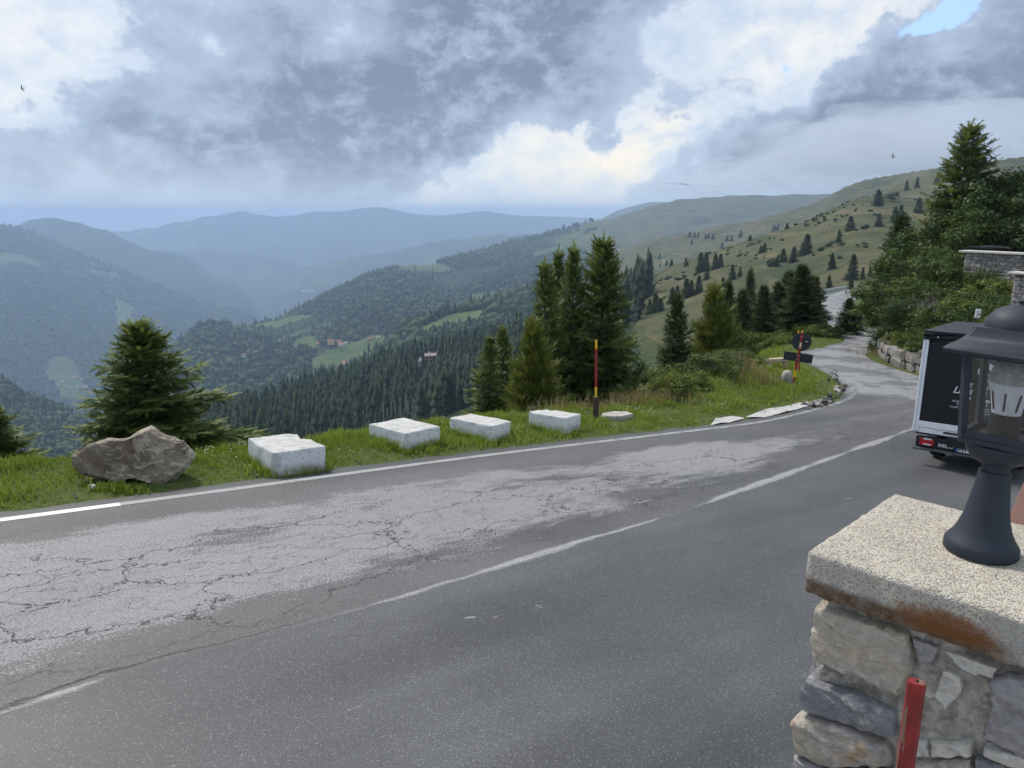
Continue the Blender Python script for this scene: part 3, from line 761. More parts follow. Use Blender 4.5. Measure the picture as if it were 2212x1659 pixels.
# kilometre stone
pk = on_plane(1699, 840)
bm = bmesh.new(); bm_lathe(bm, [(0.15, -0.1), (0.15, 0.24), (0.155, 0.26), (0.15, 0.28), (0.145, 0.33), (0.12, 0.39), (0.08, 0.43), (0.03, 0.445)], 20)
ks = obj('kilometre_stone', bm, plain('weathered_stone', (0.36, 0.335, 0.29), 0.9, 0.4, 12, bs=0.6, bd=0.01), loc=(pk.x, pk.y, plane(pk.x, pk.y)), rot=(R(2), R(-3), 0))
ks.scale = (1.0, 1.0, 1.0); ks.location.z += 0.10; shade_smooth(ks); tag(ks, 'round-topped pale stone bollard at the foot of the sign post', 'bollard')

# timber beam lying on two stubs
pl = on_plane(1677, 796)
t_ = empty('timber_bench', (pl.x, pl.y, plane(pl.x, pl.y)), (0, R(1.5), R(24)), 'weathered pale timber beam lying in the grass behind the sign', 'beam')
WOODW = plain('weathered_wood', (0.44, 0.36, 0.26), 0.85, 0.3, 6, bs=0.5)
bm = bmesh.new(); bm_box(bm, (0, 0, 0.30), (0.95, 0.20, 0.12), bevel=0.012); obj('beam', bm, WOODW, t_)
for sx in (-0.34, 0.34):
    bm = bmesh.new(); bm_box(bm, (sx, 0, 0.08), (0.14, 0.16, 0.32), bevel=0.012); obj('foot', bm, WOODW, t_)

# road sign seen from behind
SIGNB = plain('dark_sign_back', (0.026, 0.034, 0.045), 0.55, 0.12, 9)
GALV = plain('galvanised', (0.42, 0.43, 0.44), 0.45, 0.1, 30, metal=0.6)
pg_ = on_plane(1712, 840); pg_.z = plane(pg_.x, pg_.y)
t_ = empty('road_sign', pg_, (0, R(5.2), R(-18)), 'dark back of a round sign and a small panel on a leaning red post', 'road sign')
WHP = plain('pale_paint', (0.70, 0.62, 0.42), 0.6, 0.1, 12)
zb = 0.0; kk = pg_.y / CP / F
segs = [(0.0, 0.35, REDP), (0.35, 0.55, YELP), (0.55, 1.22, REDP), (1.22, 1.36, WHP), (1.36, 1.62, REDP)]
for z0, z1, m_ in segs:
    bm = bmesh.new(); bm_tube(bm, (0, 0, z0 - (0.3 if z0 == 0 else 0)), (0, 0, z1), 0.03, 0.03, 12); shade_smooth(obj('post_band', bm, m_, t_))
bm = bmesh.new(); bm_tube(bm, (0.02, 0.05, 1.37), (0.02, 0.062, 1.37), 0.262, 0.262, 40); bm_tube(bm, (0.02, 0.046, 1.37), (0.02, 0.066, 1.37), 0.268, 0.268, 40, cap=False)
disc = obj('round_plate', bm, SIGNB, t_)
bm = bmesh.new(); bm_box(bm, (0.15, 0.047, 1.40), (0.06, 0.003, 0.03)); obj('maker_sticker', bm, WHP, disc)
bm = bmesh.new(); bm_box(bm, (0.0, 0.055, 0.92), (0.78, 0.012, 0.25), bevel=0.01); pan = obj('panel', bm, SIGNB, t_)
for zz in (0.92,):
    bm = bmesh.new(); bm_box(bm, (0, 0.045, zz), (0.74, 0.014, 0.03)); obj('rail', bm, SIGNB, pan)
for zz in (0.86, 0.98, 1.20, 1.52):
    bm = bmesh.new(); bm_box(bm, (0, 0.02, zz), (0.09, 0.075, 0.025), bevel=0.003); obj('clamp', bm, GALV, t_)

def marker(px_, top, base, depth, lean, label):
    q = ray(px_, base) ; q = q * (depth / q.y)
    gz = land1(q.x, q.y); topz = (ray(px_, top) * (depth / ray(px_, top).y)).z
    r_ = empty('snow_stake', (q.x, q.y, gz), (0, R(lean), 0), label, 'stake', 'thin snow stakes behind the sign')
    L = topz - gz; n = 6
    for k in range(n):
        bm = bmesh.new(); bm_tube(bm, (0, 0, L * k / n), (0, 0, L * (k + 1) / n), 0.024, 0.024, 8); obj('band', bm, (REDP, YELP)[k % 2 if k > 1 else 0], r_)
marker(1718, 714, 800, 23.2, 0, 'thin red and yellow stake just left of the round sign')
marker(1727, 714, 790, 24.5, 0, 'thin red and yellow stake half hidden behind the round sign')

# ------------------------------------------------------------------ plants
def leafy(name, stops, rough=0.65, trans=0.25, var=0.25):
    def f(t, b):
        tint = t.attr('tint')
        n = t.noise(obj_co(t), 1.3, 3, 0.5)
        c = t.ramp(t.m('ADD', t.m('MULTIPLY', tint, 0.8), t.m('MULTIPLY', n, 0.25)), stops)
        t.put(b.inputs['Base Color'], c); b.inputs['Roughness'].default_value = rough
        b.inputs['Specular IOR Level'].default_value = 0.2
        tr = t.new('ShaderNodeBsdfTranslucent'); t.put(tr.inputs[0], c)
        mx = t.new('ShaderNodeMixShader'); mx.inputs[0].default_value = trans
        t.l.new(b.outputs[0], mx.inputs[1]); t.l.new(tr.outputs[0], mx.inputs[2]); t.l.new(mx.outputs[0], t.out.inputs['Surface'])
    return mat(name, f)
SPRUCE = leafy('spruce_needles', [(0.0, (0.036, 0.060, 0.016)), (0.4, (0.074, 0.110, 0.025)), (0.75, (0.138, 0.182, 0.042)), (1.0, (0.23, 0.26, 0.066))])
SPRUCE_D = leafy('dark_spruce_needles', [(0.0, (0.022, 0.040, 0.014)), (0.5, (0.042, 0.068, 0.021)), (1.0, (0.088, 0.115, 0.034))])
LARCH = leafy('larch_needles', [(0.0, (0.065, 0.088, 0.014)), (0.5, (0.120, 0.150, 0.024)), (1.0, (0.20, 0.215, 0.042))])
LEAF = leafy('green_leaves', [(0.0, (0.030, 0.056, 0.012)), (0.5, (0.066, 0.108, 0.022)), (1.0, (0.145, 0.180, 0.040))], 0.55, 0.3)
LEAF_Y = leafy('yellow_green_leaves', [(0.0, (0.070, 0.105, 0.018)), (0.5, (0.140, 0.185, 0.032)), (1.0, (0.24, 0.26, 0.06))], 0.55, 0.3)
LEAF_D = leafy('dark_leaves', [(0.0, (0.020, 0.040, 0.012)), (0.5, (0.042, 0.074, 0.020)), (1.0, (0.095, 0.130, 0.032))], 0.55, 0.3)
BARK = plain('bark', (0.085, 0.066, 0.050), 0.9, 0.3, 18, bs=0.6)

def unit(a): return a / (np.linalg.norm(a, axis=-1, keepdims=True) + 1e-9)
def feather(n, wid, rs):
    """a needle-clad twig: pairs of teeth along a spine, (tris*3, 3)"""
    tri = []
    for k in range(n):
        x0 = k / n * 0.9; wk = wid * (1.0 - 0.55 * (k / n)) * rs.uniform(0.8, 1.2)
        for s in (1, -1):
            tri += [(x0, 0, 0), (x0 + 0.95 / n, 0, 0), (x0 + 1.15 / n + 0.04, s * wk, rs.uniform(-0.2, 0.35) * wk)]
    tri += [(0.84, 0.05 * wid * 3, 0), (0.84, -0.05 * wid * 3, 0), (1.06, 0, 0.01)]
    return np.array(tri, np.float32)
def stamp(T, pos, ax, up, length):
    side = unit(np.cross(up, ax)); nor = np.cross(ax, side)
    V = pos[:, None] + length[:, None, None] * (T[None, :, 0:1] * ax[:, None] + T[None, :, 1:2] * side[:, None] + T[None, :, 2:3] * nor[:, None])
    return V.reshape(-1, 3)
def tubes_np(P0, P1, r0, r1, n=4):
    ax = unit(P1 - P0); ref = np.where(np.abs(ax[:, 2:3]) > 0.9, np.array([[1., 0, 0]]), np.array([[0, 0, 1.]]))
    s = unit(np.cross(ref, ax)); q = np.cross(ax, s)
    an = np.linspace(0, 2 * np.pi, n, endpoint=False)
    ring = np.cos(an)[None, :, None] * s[:, None] + np.sin(an)[None, :, None] * q[:, None]
    A = P0[:, None] + ring * np.reshape(r0, (-1, 1, 1)); B = P1[:, None] + ring * np.reshape(r1, (-1, 1, 1))
    V = np.concatenate([A, B], 1).reshape(-1, 3); m = len(P0)
    base = np.arange(m)[:, None] * 2 * n; i = np.arange(n); j = (i + 1) % n
    Fq = np.stack([base + i, base + j, base + n + j, base + n + i], -1).reshape(-1, 4)
    return V, Fq
def conifer(seed, H=4.0, Rb=1.4, whorl=0.17, per=7, style='spruce', twig=0.26, step=0.10, low=0.06, power=0.85, nfe=5, gap=0.0):
    rs = np.random.default_rng(seed)
    pos, axs, ups, lens, tint, w0, w1, wr = [], [], [], [], [], [], [], []
    # trunk
    nseg = 8; zz = np.linspace(-0.4, H, nseg + 1); off = np.cumsum(rs.normal(0, 0.012 * H / nseg * 2, (nseg + 1, 2)), 0); off[0] = 0
    cen = np.concatenate([off, zz[:, None]], 1); rad = 0.016 * H * (1.02 - np.clip(zz / H, 0, 1)) + 0.004
    TV, TF = tubes_np(cen[:-1], cen[1:], rad[:-1], rad[1:], 7)
    z = low * H
    lean = rs.uniform(0, 6.28)
    while z < H * 0.985:
        t = z / H
        Lmax = Rb * (1 - t) ** power + 0.05 * Rb
        k = max(3, int(per * (0.65 + 0.5 * (1 - t)) + rs.uniform(-0.5, 1.5)))
        ph0 = rs.uniform(0, 6.28)
        for i in range(k):
            if rs.random() < gap: continue
            ph = ph0 + i * 2 * np.pi / k + rs.normal(0, 0.22)
            L = Lmax * rs.uniform(0.62, 1.12) * (1 + 0.16 * math.cos(ph - lean))
            if rs.random() < 0.22: L *= 0.62
            if style == 'larch': e0 = R(8) + t * R(45) + rs.normal(0, 0.18); curl = R(34)
            else: e0 = R(-16) + (t ** 1.6) * R(68) + rs.normal(0, 0.10); curl = R(24) * (1 - t * 0.6)
            n = max(3, int(L / step))
            s = (np.arange(n) + 0.5) / n
            el_ = e0 + curl * s ** 2 - (R(16) * np.sin(np.pi * s * 0.9) * (1 - t) if style != 'larch' else R(10) * s)
            dirs = np.stack([np.cos(ph) * np.cos(el_), np.sin(ph) * np.cos(el_), np.sin(el_)], 1)
            bp = np.array([np.interp(z, zz, cen[:, 0]), np.interp(z, zz, cen[:, 1]), z + rs.normal(0, 0.03 * H * whorl)])
            P = bp + np.cumsum(dirs * (L / n), 0)
            Q = np.concatenate([bp[None], P])
            sel = [0, max(1, n // 2), n]
            w0.append(Q[sel[:-1]]); w1.append(Q[sel[1:]]); wr.append([0.008 + 0.006 * L, 0.005 + 0.003 * L])
            side = np.array([-np.sin(ph), np.cos(ph), 0.0])
            tl = twig * (0.45 + 0.75 * np.sin(np.pi * np.clip(0.18 + s * 0.72, 0, 1))) * (0.55 + 0.5 * L / Rb)
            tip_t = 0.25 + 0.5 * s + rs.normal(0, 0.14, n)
            for sg in (1, -1):
                spread = R(52) - R(14) * s + rs.normal(0, 0.15, n)
                if style == 'larch':
                    dv = dirs * np.cos(spread)[:, None] + sg * side * np.sin(spread)[:, None] + np.array([0, 0, 0.35])
                else:
                    dv = dirs * np.cos(spread)[:, None] + sg * side * np.sin(spread)[:, None] + np.stack([0 * s, 0 * s, -0.30 * (1 - t) + 0.15 * t + rs.normal(0, 0.18, n)], 1)
                pos.append(P - dirs * (L / n) * rs.random((n, 1))); axs.append(unit(dv)); ups.append(unit(np.cross(dirs, side) * 0 + np.array([0, 0, 1.0]) + rs.normal(0, 0.45, (n, 3))))
                lens.append(tl * rs.uniform(0.75, 1.25, n)); tint.append(tip_t)
            # hanging and upright twigs
            dv = dirs * 0.6 + np.stack([0 * s, 0 * s, np.where(rs.random(n) < 0.55, -0.8, 0.55)], 1) + rs.normal(0, 0.2, (n, 3))
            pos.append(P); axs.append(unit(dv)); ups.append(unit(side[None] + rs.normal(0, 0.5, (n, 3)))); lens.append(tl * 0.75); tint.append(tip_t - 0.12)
            pos.append(P[-1:]); axs.append(dirs[-1:]); ups.append(np.array([[0, 0, 1.0]])); lens.append(np.array([twig * 0.75])); tint.append(np.array([0.95]))
        z += whorl * H * 0.1 * rs.uniform(0.75, 1.25) * (1.15 - 0.35 * t) * 2.2
    # leader
    for zl in np.linspace(0.93, 1.0, 5):
        pos.append(np.array([[cen[-1, 0], cen[-1, 1], H * zl]])); axs.append(unit(np.array([[rs.normal(0, .25), rs.normal(0, .25), 1.0]]))); ups.append(np.array([[1.0, 0, 0]])); lens.append(np.array([twig * 0.8])); tint.append(np.array([0.8]))
    pos = np.concatenate(pos); axs = np.concatenate(axs); ups = np.concatenate(ups); lens = np.concatenate(lens); tint = np.concatenate(tint)
    T = feather(nfe, 0.13 if style == 'larch' else 0.24, rs)
    V = stamp(T, pos, axs, ups, lens * (1.25 if style == 'larch' else 1.0))
    Fc = np.arange(len(V)).reshape(-1, 3)
    tt = np.repeat(np.clip(tint + rs.normal(0, 0.1, len(tint)), 0, 1), len(T))
    crown = mesh_np('crown', V, Fc, attrs=dict(tint=tt))
    W0, W1 = np.concatenate(w0), np.concatenate(w1); WR = np.array(wr).reshape(-1)
    BV, BF = tubes_np(W0, W1, WR, WR * 0.6, 3)
    BFq = BF + len(TV)
    trunk = mesh_np('trunk', np.concatenate([TV, BV]), np.concatenate([TF, BFq]))
    return crown, trunk
def broadleaf(seed, H=6.0, Wd=4.5, leaves=8000, leaf=0.16, clusters=70, low=0.12, shrub=False):
    rs = np.random.default_rng(seed)
    # cluster centres fill an uneven crown
    c = []
    while len(c) < clusters:
        p = rs.uniform(-1, 1, 3)
        if np.linalg.norm(p) < 1 and np.linalg.norm(p) > 0.25: c.append(p)
    c = np.array(c); ang = np.arctan2(c[:, 1], c[:, 0])
    lump = 1 + 0.22 * np.sin(ang * 3 + rs.uniform(0, 6)) + 0.15 * np.sin(c[:, 2] * 5 + rs.uniform(0, 6))
    cz = H * (low + (1 - low) * 0.5); hz = H * (1 - low) * 0.5
    C = np.stack([c[:, 0] * Wd / 2 * lump, c[:, 1] * Wd / 2 * lump, cz + c[:, 2] * hz * 0.92], 1)
    cr = rs.uniform(0.10, 0.22, clusters) * (Wd + H) / 2 * (0.75 if not shrub else 0.9)
    per = leaves // clusters
    dirn = unit(rs.normal(0, 1, (clusters, per, 3))); rr = rs.random((clusters, per, 1)) ** 0.45
    P = C[:, None] + dirn * rr * cr[:, None, None] * np.array([1.1, 1.1, 0.75])
    P = P.reshape(-1, 3); out = unit(dirn + np.array([0, 0, 0.5]) + rs.normal(0, 0.55, dirn.shape)).reshape(-1, 3)
    ax = unit(np.cross(out, rs.normal(0, 1, out.shape))); 
    T = np.array([(0, 0, 0), (0.45, 0.34, 0.10), (1, 0, -0.08), (0.45, -0.34, 0.10)], np.float32)
    ln = leaf * rs.uniform(0.6, 1.35, len(P))
    V = stamp(T, P, ax, out, ln)
    Fc = np.arange(len(V)).reshape(-1, 4)
    tint = np.clip(np.repeat(rs.uniform(0.1, 0.75, clusters), per) + rs.normal(0, 0.17, len(P)), 0, 1)
    crown = mesh_np('crown', V, Fc, attrs=dict(tint=np.repeat(tint, 4)))
    n = 7; zz = np.linspace(-0.3, cz, n); cen = np.concatenate([np.cumsum(rs.normal(0, 0.02 * H, (n, 2)), 0) * 0.5, zz[:, None]], 1)
    rad = 0.022 * H * (1.1 - 0.6 * np.linspace(0, 1, n))
    TV, TF = tubes_np(cen[:-1], cen[1:], rad[:-1], rad[1:], 7)
    sel = rs.choice(clusters, min(clusters, 26), replace=False)
    st_ = cen[rs.integers(2, n, len(sel))]; md = (st_ + C[sel]) / 2 + np.array([0, 0, 0.05 * H])
    BV, BF = tubes_np(np.concatenate([st_, md]), np.concatenate([md, C[sel]]), np.full(2 * len(sel), 0.008 * H), np.full(2 * len(sel), 0.004 * H), 4)
    trunk = mesh_np('trunk', np.concatenate([TV, BV]), np.concatenate([TF, BF + len(TV)]))
    return crown, trunk
PROTO = {}
def proto(key, meshes, H, W, leafmat):
    crown, trunk = meshes
    if not crown.materials: crown.materials.append(leafmat)
    if not trunk.materials: trunk.materials.append(BARK)
    PROTO[key] = (crown, trunk, H, W)
def plant(key, name, x, y, height, label, cat, group=None, rotz=None, wide=1.0, z=None, leafmat=None, lean=(0, 0)):
    crown, trunk, H, W = PROTO[key]
    s = height / H
    r_ = empty(name, (x, y, (land1(x, y) if z is None else z)), (lean[0], lean[1], random.uniform(0, 6.28) if rotz is None else rotz), label, cat, group)
    r_.scale = (s * wide, s * wide, s)
    c = obj('crown', crown, None, r_); obj('trunk', trunk, None, r_)
    if leafmat:
        c.material_slots[0].link = 'OBJECT'; c.material_slots[0].material = leafmat
    return r_
def plant_px(key, name, px_, top, depth, label, cat, group=None, wide_px=None, base=None, sink=0.0, **kw):
    """stand it at a depth so that its tip reaches the measured height"""
    q = ray(px_, top); q = q * (depth / q.y)
    gz = land1(q.x, q.y) - sink
    h = q.z - gz
    if wide_px:
        W = PROTO[key][3] * h / PROTO[key][2]
        kw['wide'] = wide_px * depth / CP / F / W
    return plant(key, name, q.x, q.y, h, label, cat, group, z=gz, **kw)

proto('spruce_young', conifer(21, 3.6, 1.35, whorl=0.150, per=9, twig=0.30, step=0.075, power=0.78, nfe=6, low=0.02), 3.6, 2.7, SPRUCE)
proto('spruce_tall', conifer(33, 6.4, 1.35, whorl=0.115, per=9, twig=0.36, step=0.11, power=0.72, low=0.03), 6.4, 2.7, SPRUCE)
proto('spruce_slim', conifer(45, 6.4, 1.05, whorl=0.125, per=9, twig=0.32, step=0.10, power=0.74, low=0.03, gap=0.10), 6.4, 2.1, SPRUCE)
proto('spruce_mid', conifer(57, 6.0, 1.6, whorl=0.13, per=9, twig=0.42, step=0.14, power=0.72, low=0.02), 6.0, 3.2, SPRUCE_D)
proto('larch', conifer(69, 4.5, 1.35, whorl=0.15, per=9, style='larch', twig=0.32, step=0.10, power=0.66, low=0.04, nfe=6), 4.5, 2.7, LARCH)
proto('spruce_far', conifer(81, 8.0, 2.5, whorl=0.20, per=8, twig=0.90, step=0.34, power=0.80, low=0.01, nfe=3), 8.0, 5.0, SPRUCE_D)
proto('broad_a', broadleaf(91, 6.0, 4.8, 11000, 0.15, 85), 6.0, 4.8, LEAF)
proto('broad_b', broadleaf(93, 6.0, 5.2, 11000, 0.17, 75), 6.0, 5.2, LEAF_D)
proto('shrub_a', broadleaf(95, 1.5, 1.9, 4200, 0.085, 42, low=0.0, shrub=True), 1.5, 1.9, LEAF_Y)
proto('shrub_b', broadleaf(97, 1.5, 2.0, 4200, 0.080, 42, low=0.0, shrub=True), 1.5, 2.0, LEAF)
proto('broad_far', broadleaf(99, 6.0, 5.5, 900, 0.55, 30, low=0.05), 6.0, 5.5, LEAF_D)

# conifers below the verge
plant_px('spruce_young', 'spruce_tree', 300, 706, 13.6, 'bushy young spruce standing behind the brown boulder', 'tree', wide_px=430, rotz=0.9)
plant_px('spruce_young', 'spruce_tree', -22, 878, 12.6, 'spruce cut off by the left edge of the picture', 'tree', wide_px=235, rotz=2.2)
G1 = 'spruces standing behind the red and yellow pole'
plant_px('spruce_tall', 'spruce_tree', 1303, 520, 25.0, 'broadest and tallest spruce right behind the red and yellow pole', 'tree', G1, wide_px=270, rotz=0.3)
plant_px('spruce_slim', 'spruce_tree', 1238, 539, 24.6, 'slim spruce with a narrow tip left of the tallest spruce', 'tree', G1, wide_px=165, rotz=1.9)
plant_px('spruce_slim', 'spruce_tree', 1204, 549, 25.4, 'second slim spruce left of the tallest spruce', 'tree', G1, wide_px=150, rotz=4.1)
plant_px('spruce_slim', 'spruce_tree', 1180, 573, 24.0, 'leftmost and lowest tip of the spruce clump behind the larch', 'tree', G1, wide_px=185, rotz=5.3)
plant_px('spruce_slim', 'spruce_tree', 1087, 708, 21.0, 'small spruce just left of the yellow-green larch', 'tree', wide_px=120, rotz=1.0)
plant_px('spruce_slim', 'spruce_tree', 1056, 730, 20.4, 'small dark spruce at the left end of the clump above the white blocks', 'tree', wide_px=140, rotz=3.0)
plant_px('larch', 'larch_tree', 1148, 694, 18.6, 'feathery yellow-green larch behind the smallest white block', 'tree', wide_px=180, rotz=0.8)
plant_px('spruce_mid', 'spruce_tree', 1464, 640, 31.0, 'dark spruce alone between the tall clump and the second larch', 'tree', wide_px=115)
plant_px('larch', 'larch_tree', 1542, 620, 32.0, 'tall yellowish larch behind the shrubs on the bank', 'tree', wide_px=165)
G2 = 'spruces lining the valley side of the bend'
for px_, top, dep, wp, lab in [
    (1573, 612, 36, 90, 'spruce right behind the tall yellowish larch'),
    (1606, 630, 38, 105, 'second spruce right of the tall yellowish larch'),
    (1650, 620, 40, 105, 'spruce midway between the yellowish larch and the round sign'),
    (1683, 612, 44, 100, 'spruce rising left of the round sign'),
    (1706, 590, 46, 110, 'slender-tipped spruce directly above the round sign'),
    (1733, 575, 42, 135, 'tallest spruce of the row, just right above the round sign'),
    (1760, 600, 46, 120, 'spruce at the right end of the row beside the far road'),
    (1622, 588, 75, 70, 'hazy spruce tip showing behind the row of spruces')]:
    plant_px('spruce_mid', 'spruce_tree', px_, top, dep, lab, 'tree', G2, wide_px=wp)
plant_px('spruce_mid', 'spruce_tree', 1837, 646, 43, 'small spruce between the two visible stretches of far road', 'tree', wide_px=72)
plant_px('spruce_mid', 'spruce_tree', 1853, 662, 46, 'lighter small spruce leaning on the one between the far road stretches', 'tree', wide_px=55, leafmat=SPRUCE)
# shrubs by the bend
for key, px_, top, dep, wp, lab in [
    ('shrub_a', 1440, 792, 19.0, 115, 'yellow-green shrub right of the red and yellow pole'),
    ('shrub_a', 1497, 800, 20.0, 95, 'yellow-green shrub nestling against the green bank'),
    ('shrub_b', 1545, 762, 21.6, 140, 'dark green shrub on the mound left of the stone bollard'),
    ('shrub_b', 1590, 752, 23.4, 110, 'shrub at the top of the mound near the timber beam'),
    ('shrub_b', 1395, 780, 22.5, 100, 'shrub in shade under the tallest spruce'),
    ('shrub_a', 1620, 716, 33.0, 95, 'shrub below the spruces left of the timber beam'),
    ('shrub_b', 1585, 690, 33.0, 100, 'shrub at the foot of the yellowish larch'),
    ('shrub_a', 1680, 715, 36.0, 80, 'shrub directly left of the round sign'),
    ('shrub_a', 1762, 700, 40.0, 85, 'light shrub directly right of the round sign'),
    ('shrub_b', 1800, 706, 41.0, 75, 'shrub at the left edge of the far road'),
    ('shrub_b', 1722, 712, 41.0, 60, 'shrub behind the round sign plate')]:
    plant_px(key, 'shrub', px_, top, dep, lab, 'shrub', 'shrubs beside the bend', wide_px=wp, sink=0.1)

# wooded bank on the right
G3 = 'broadleaved trees on the right-hand bank'
plant_px('spruce_tall', 'spruce_tree', 2096, 274, 44, 'tall spruce overtopping the trees on the right-hand bank', 'tree', wide_px=260, leafmat=SPRUCE)
plant_px('spruce_mid', 'spruce_tree', 1953, 470, 52, 'narrow dark spruce at the left edge of the right-hand wood', 'tree', wide_px=150)
plant_px('spruce_mid', 'spruce_tree', 1918, 556, 50, 'lower dark spruce at the foot of the right-hand wood', 'tree', wide_px=95)
for key, px_, top, dep, wp, mt_, lab in [
    ('broad_b', 2185, 352, 43, 250, None, 'dark broadleaved tree against the sky at the right edge'),
    ('broad_a', 2120, 430, 41, 190, None, 'broadleaved tree below the tall spruce on the bank'),
    ('broad_b', 2040, 470, 43, 190, None, 'dark tree left below the tall spruce'),
    ('broad_a', 2000, 520, 39, 170, None, 'green tree halfway down the left flank of the wood'),
    ('broad_a', 1950, 590, 36, 170, LEAF, 'bright green tree above the dry-stone wall'),
    ('broad_b', 2062, 540, 37, 170, LEAF, 'tree beside the upper terrace wall'),
    ('broad_b', 2205, 440, 40, 190, None, 'dark tree behind the upper terrace wall'),
    ('broad_b', 2285, 360, 42, 240, None, 'tree half outside the right edge of the picture'),
    ('broad_a', 1985, 640, 33, 140, LEAF_D, 'dark leafy tree overhanging the dry-stone wall')]:
    plant_px(key, 'broadleaved_tree', px_, top, dep, lab, 'tree', G3, wide_px=wp, leafmat=mt_)
rs_ = np.random.default_rng(12)
k_ = 0
THICK = ['above the left corner of the truck roof', 'between the bright green tree and the terrace wall', 'at the foot of the terrace wall corner', 'left of the small white notice', 'right above the truck roof flap', 'touching the lantern hood outline', 'behind the top of the truck corner post', 'covering the lower right of the terrace wall', 'beside the stone gate pier', 'in front of the terrace wall stones', 'hiding the left end of the terrace wall', 'hanging over the right end of the dry-stone wall', 'at the far end of the dry-stone wall', 'on top of the dry-stone wall middle', 'under the tree beside the terrace wall', 'behind the lantern dome', 'just below the terrace coping']
names = ['above the truck roof', 'beside the small white notice', 'below the upper terrace wall', 'left of the small white notice', 'on top of the dry-stone wall']
spots = [(2035, 655, 30, 120), (2075, 640, 31, 110), (2110, 630, 32, 110), (2150, 650, 30, 130), (2060, 700, 27, 110), (2100, 700, 26, 100), (2020, 705, 27.5, 90), (2165, 600, 33, 120), (2200, 640, 31, 120), (2130, 575, 35, 90), (2085, 590, 35.5, 90), (1985, 712, 28.5, 70), (1915, 700, 34, 60), (1945, 716, 31, 55), (2040, 600, 34.5, 110), (2225, 700, 26, 120), (2180, 560, 36, 70)]
for px_, top, dep, wp in spots:
    key = ('shrub_a', 'shrub_b')[k_ % 2]
    plant_px(key, 'shrub', px_, top, dep, 'leafy shrub ' + THICK[k_], 'shrub', 'shrubs in the thicket on the right-hand bank', wide_px=wp, sink=0.15, leafmat=(LEAF, LEAF_Y, LEAF)[k_ % 3]); k_ += 1

# ------------------------------------------------------------------ grass
def blades(P, h, rs, wid=0.012, bend=0.45, tint=None):
    n = len(P); a = rs.uniform(0, 2 * np.pi, n); d_ = np.stack([np.cos(a), np.sin(a), 0 * a], 1); s = np.stack([-np.sin(a), np.cos(a), 0 * a], 1)
    w_ = (wid * rs.uniform(0.7, 1.4, n))[:, None]; hh = h[:, None]; bd = (bend * rs.uniform(0.1, 1.0, n))[:, None]
    z_ = np.array([[0, 0, 1.0]])
    A = P - s * w_; B = P + s * w_; M = P + z_ * hh * 0.55 + d_ * hh * bd * 0.25
    C_, D_ = M - s * w_ * 0.75, M + s * w_ * 0.75; Tp = P + z_ * hh * (1 - 0.25 * bd) + d_ * hh * bd * 0.9
    V = np.stack([A, B, D_, C_, Tp], 1).reshape(-1, 3); b_ = np.arange(n)[:, None] * 5
    T = np.concatenate([b_ + np.array([[0, 1, 2]]), b_ + np.array([[0, 2, 3]]), b_ + np.array([[3, 2, 4]])])
    return V, T, np.repeat(tint if tint is not None else rs.random(n), 5)
def grass_obj(name, V, T, ti, m, label, cat):
    o = obj(name, mesh_np(name, V, T, attrs=dict(tint=ti)), m); tag(o, label, cat, kind='stuff'); return o
GRASS = leafy('grass_blades', [(0.0, (0.105, 0.160, 0.018)), (0.45, (0.195, 0.275, 0.030)), (0.8, (0.29, 0.335, 0.056)), (1.0, (0.38, 0.34, 0.14))], 0.6, 0.3)
DRY_G = leafy('dry_grass_blades', [(0.0, (0.13, 0.115, 0.045)), (0.5, (0.24, 0.195, 0.085)), (1.0, (0.36, 0.285, 0.14))], 0.7, 0.3)
rs = np.random.default_rng(3)
def scatter(n, x0, x1, y0, y1, test):
    x = rs.uniform(x0, x1, n); y = rs.uniform(y0, y1, n); m = test(x, y); return x[m], y[m]
def flat_rho(x, y):
    u = x / y; return y - np.interp(u, VERGE[:, 0], VERGE[:, 1])
ROADX = lambda x, y: dist_poly(x, y, EC[::12])
BLK = [(o.location.x, o.location.y, o.rotation_euler.z, 0.42, 0.58) for o in COL.objects if o.name.startswith('concrete_block')]
def clear(x, y):
    ok = (np.hypot(x - pk.x, y - pk.y) > 0.3) & ~((np.abs(x - pb.x) < 0.75) & (y > pb.y - 0.20) & (y < pb.y + 0.35)) & (np.hypot((x - ps.x) / 0.42, (y - ps.y) / 0.34) > 1)
    for bx, by, an, hx, hy in BLK:
        q = (x - bx) * math.cos(an) + (y - by) * math.sin(an); p = -(x - bx) * math.sin(an) + (y - by) * math.cos(an)
        ok &= ~((np.abs(q) < hx) & (np.abs(p) < hy))
    return ok
x, y = scatter(700000, -11, 12, 6, 34, lambda x, y: (flat_rho(x, y) < 0.5))
e = -ROADX(x, y); m = (e > 0.30) & (e < 10); x, y, e = x[m], y[m], e[m]
r_ = np.hypot(x, y)
keep = rs.random(len(x)) < np.clip((14.0 / np.maximum(r_, 9)) ** 1.2, 0, 1) * np.clip((e - 0.28) / 0.35, 0.05, 1) * (0.35 + 0.65 * sstep(fbm(x * 1.3, y * 1.3, 3), 0.25, 0.5))
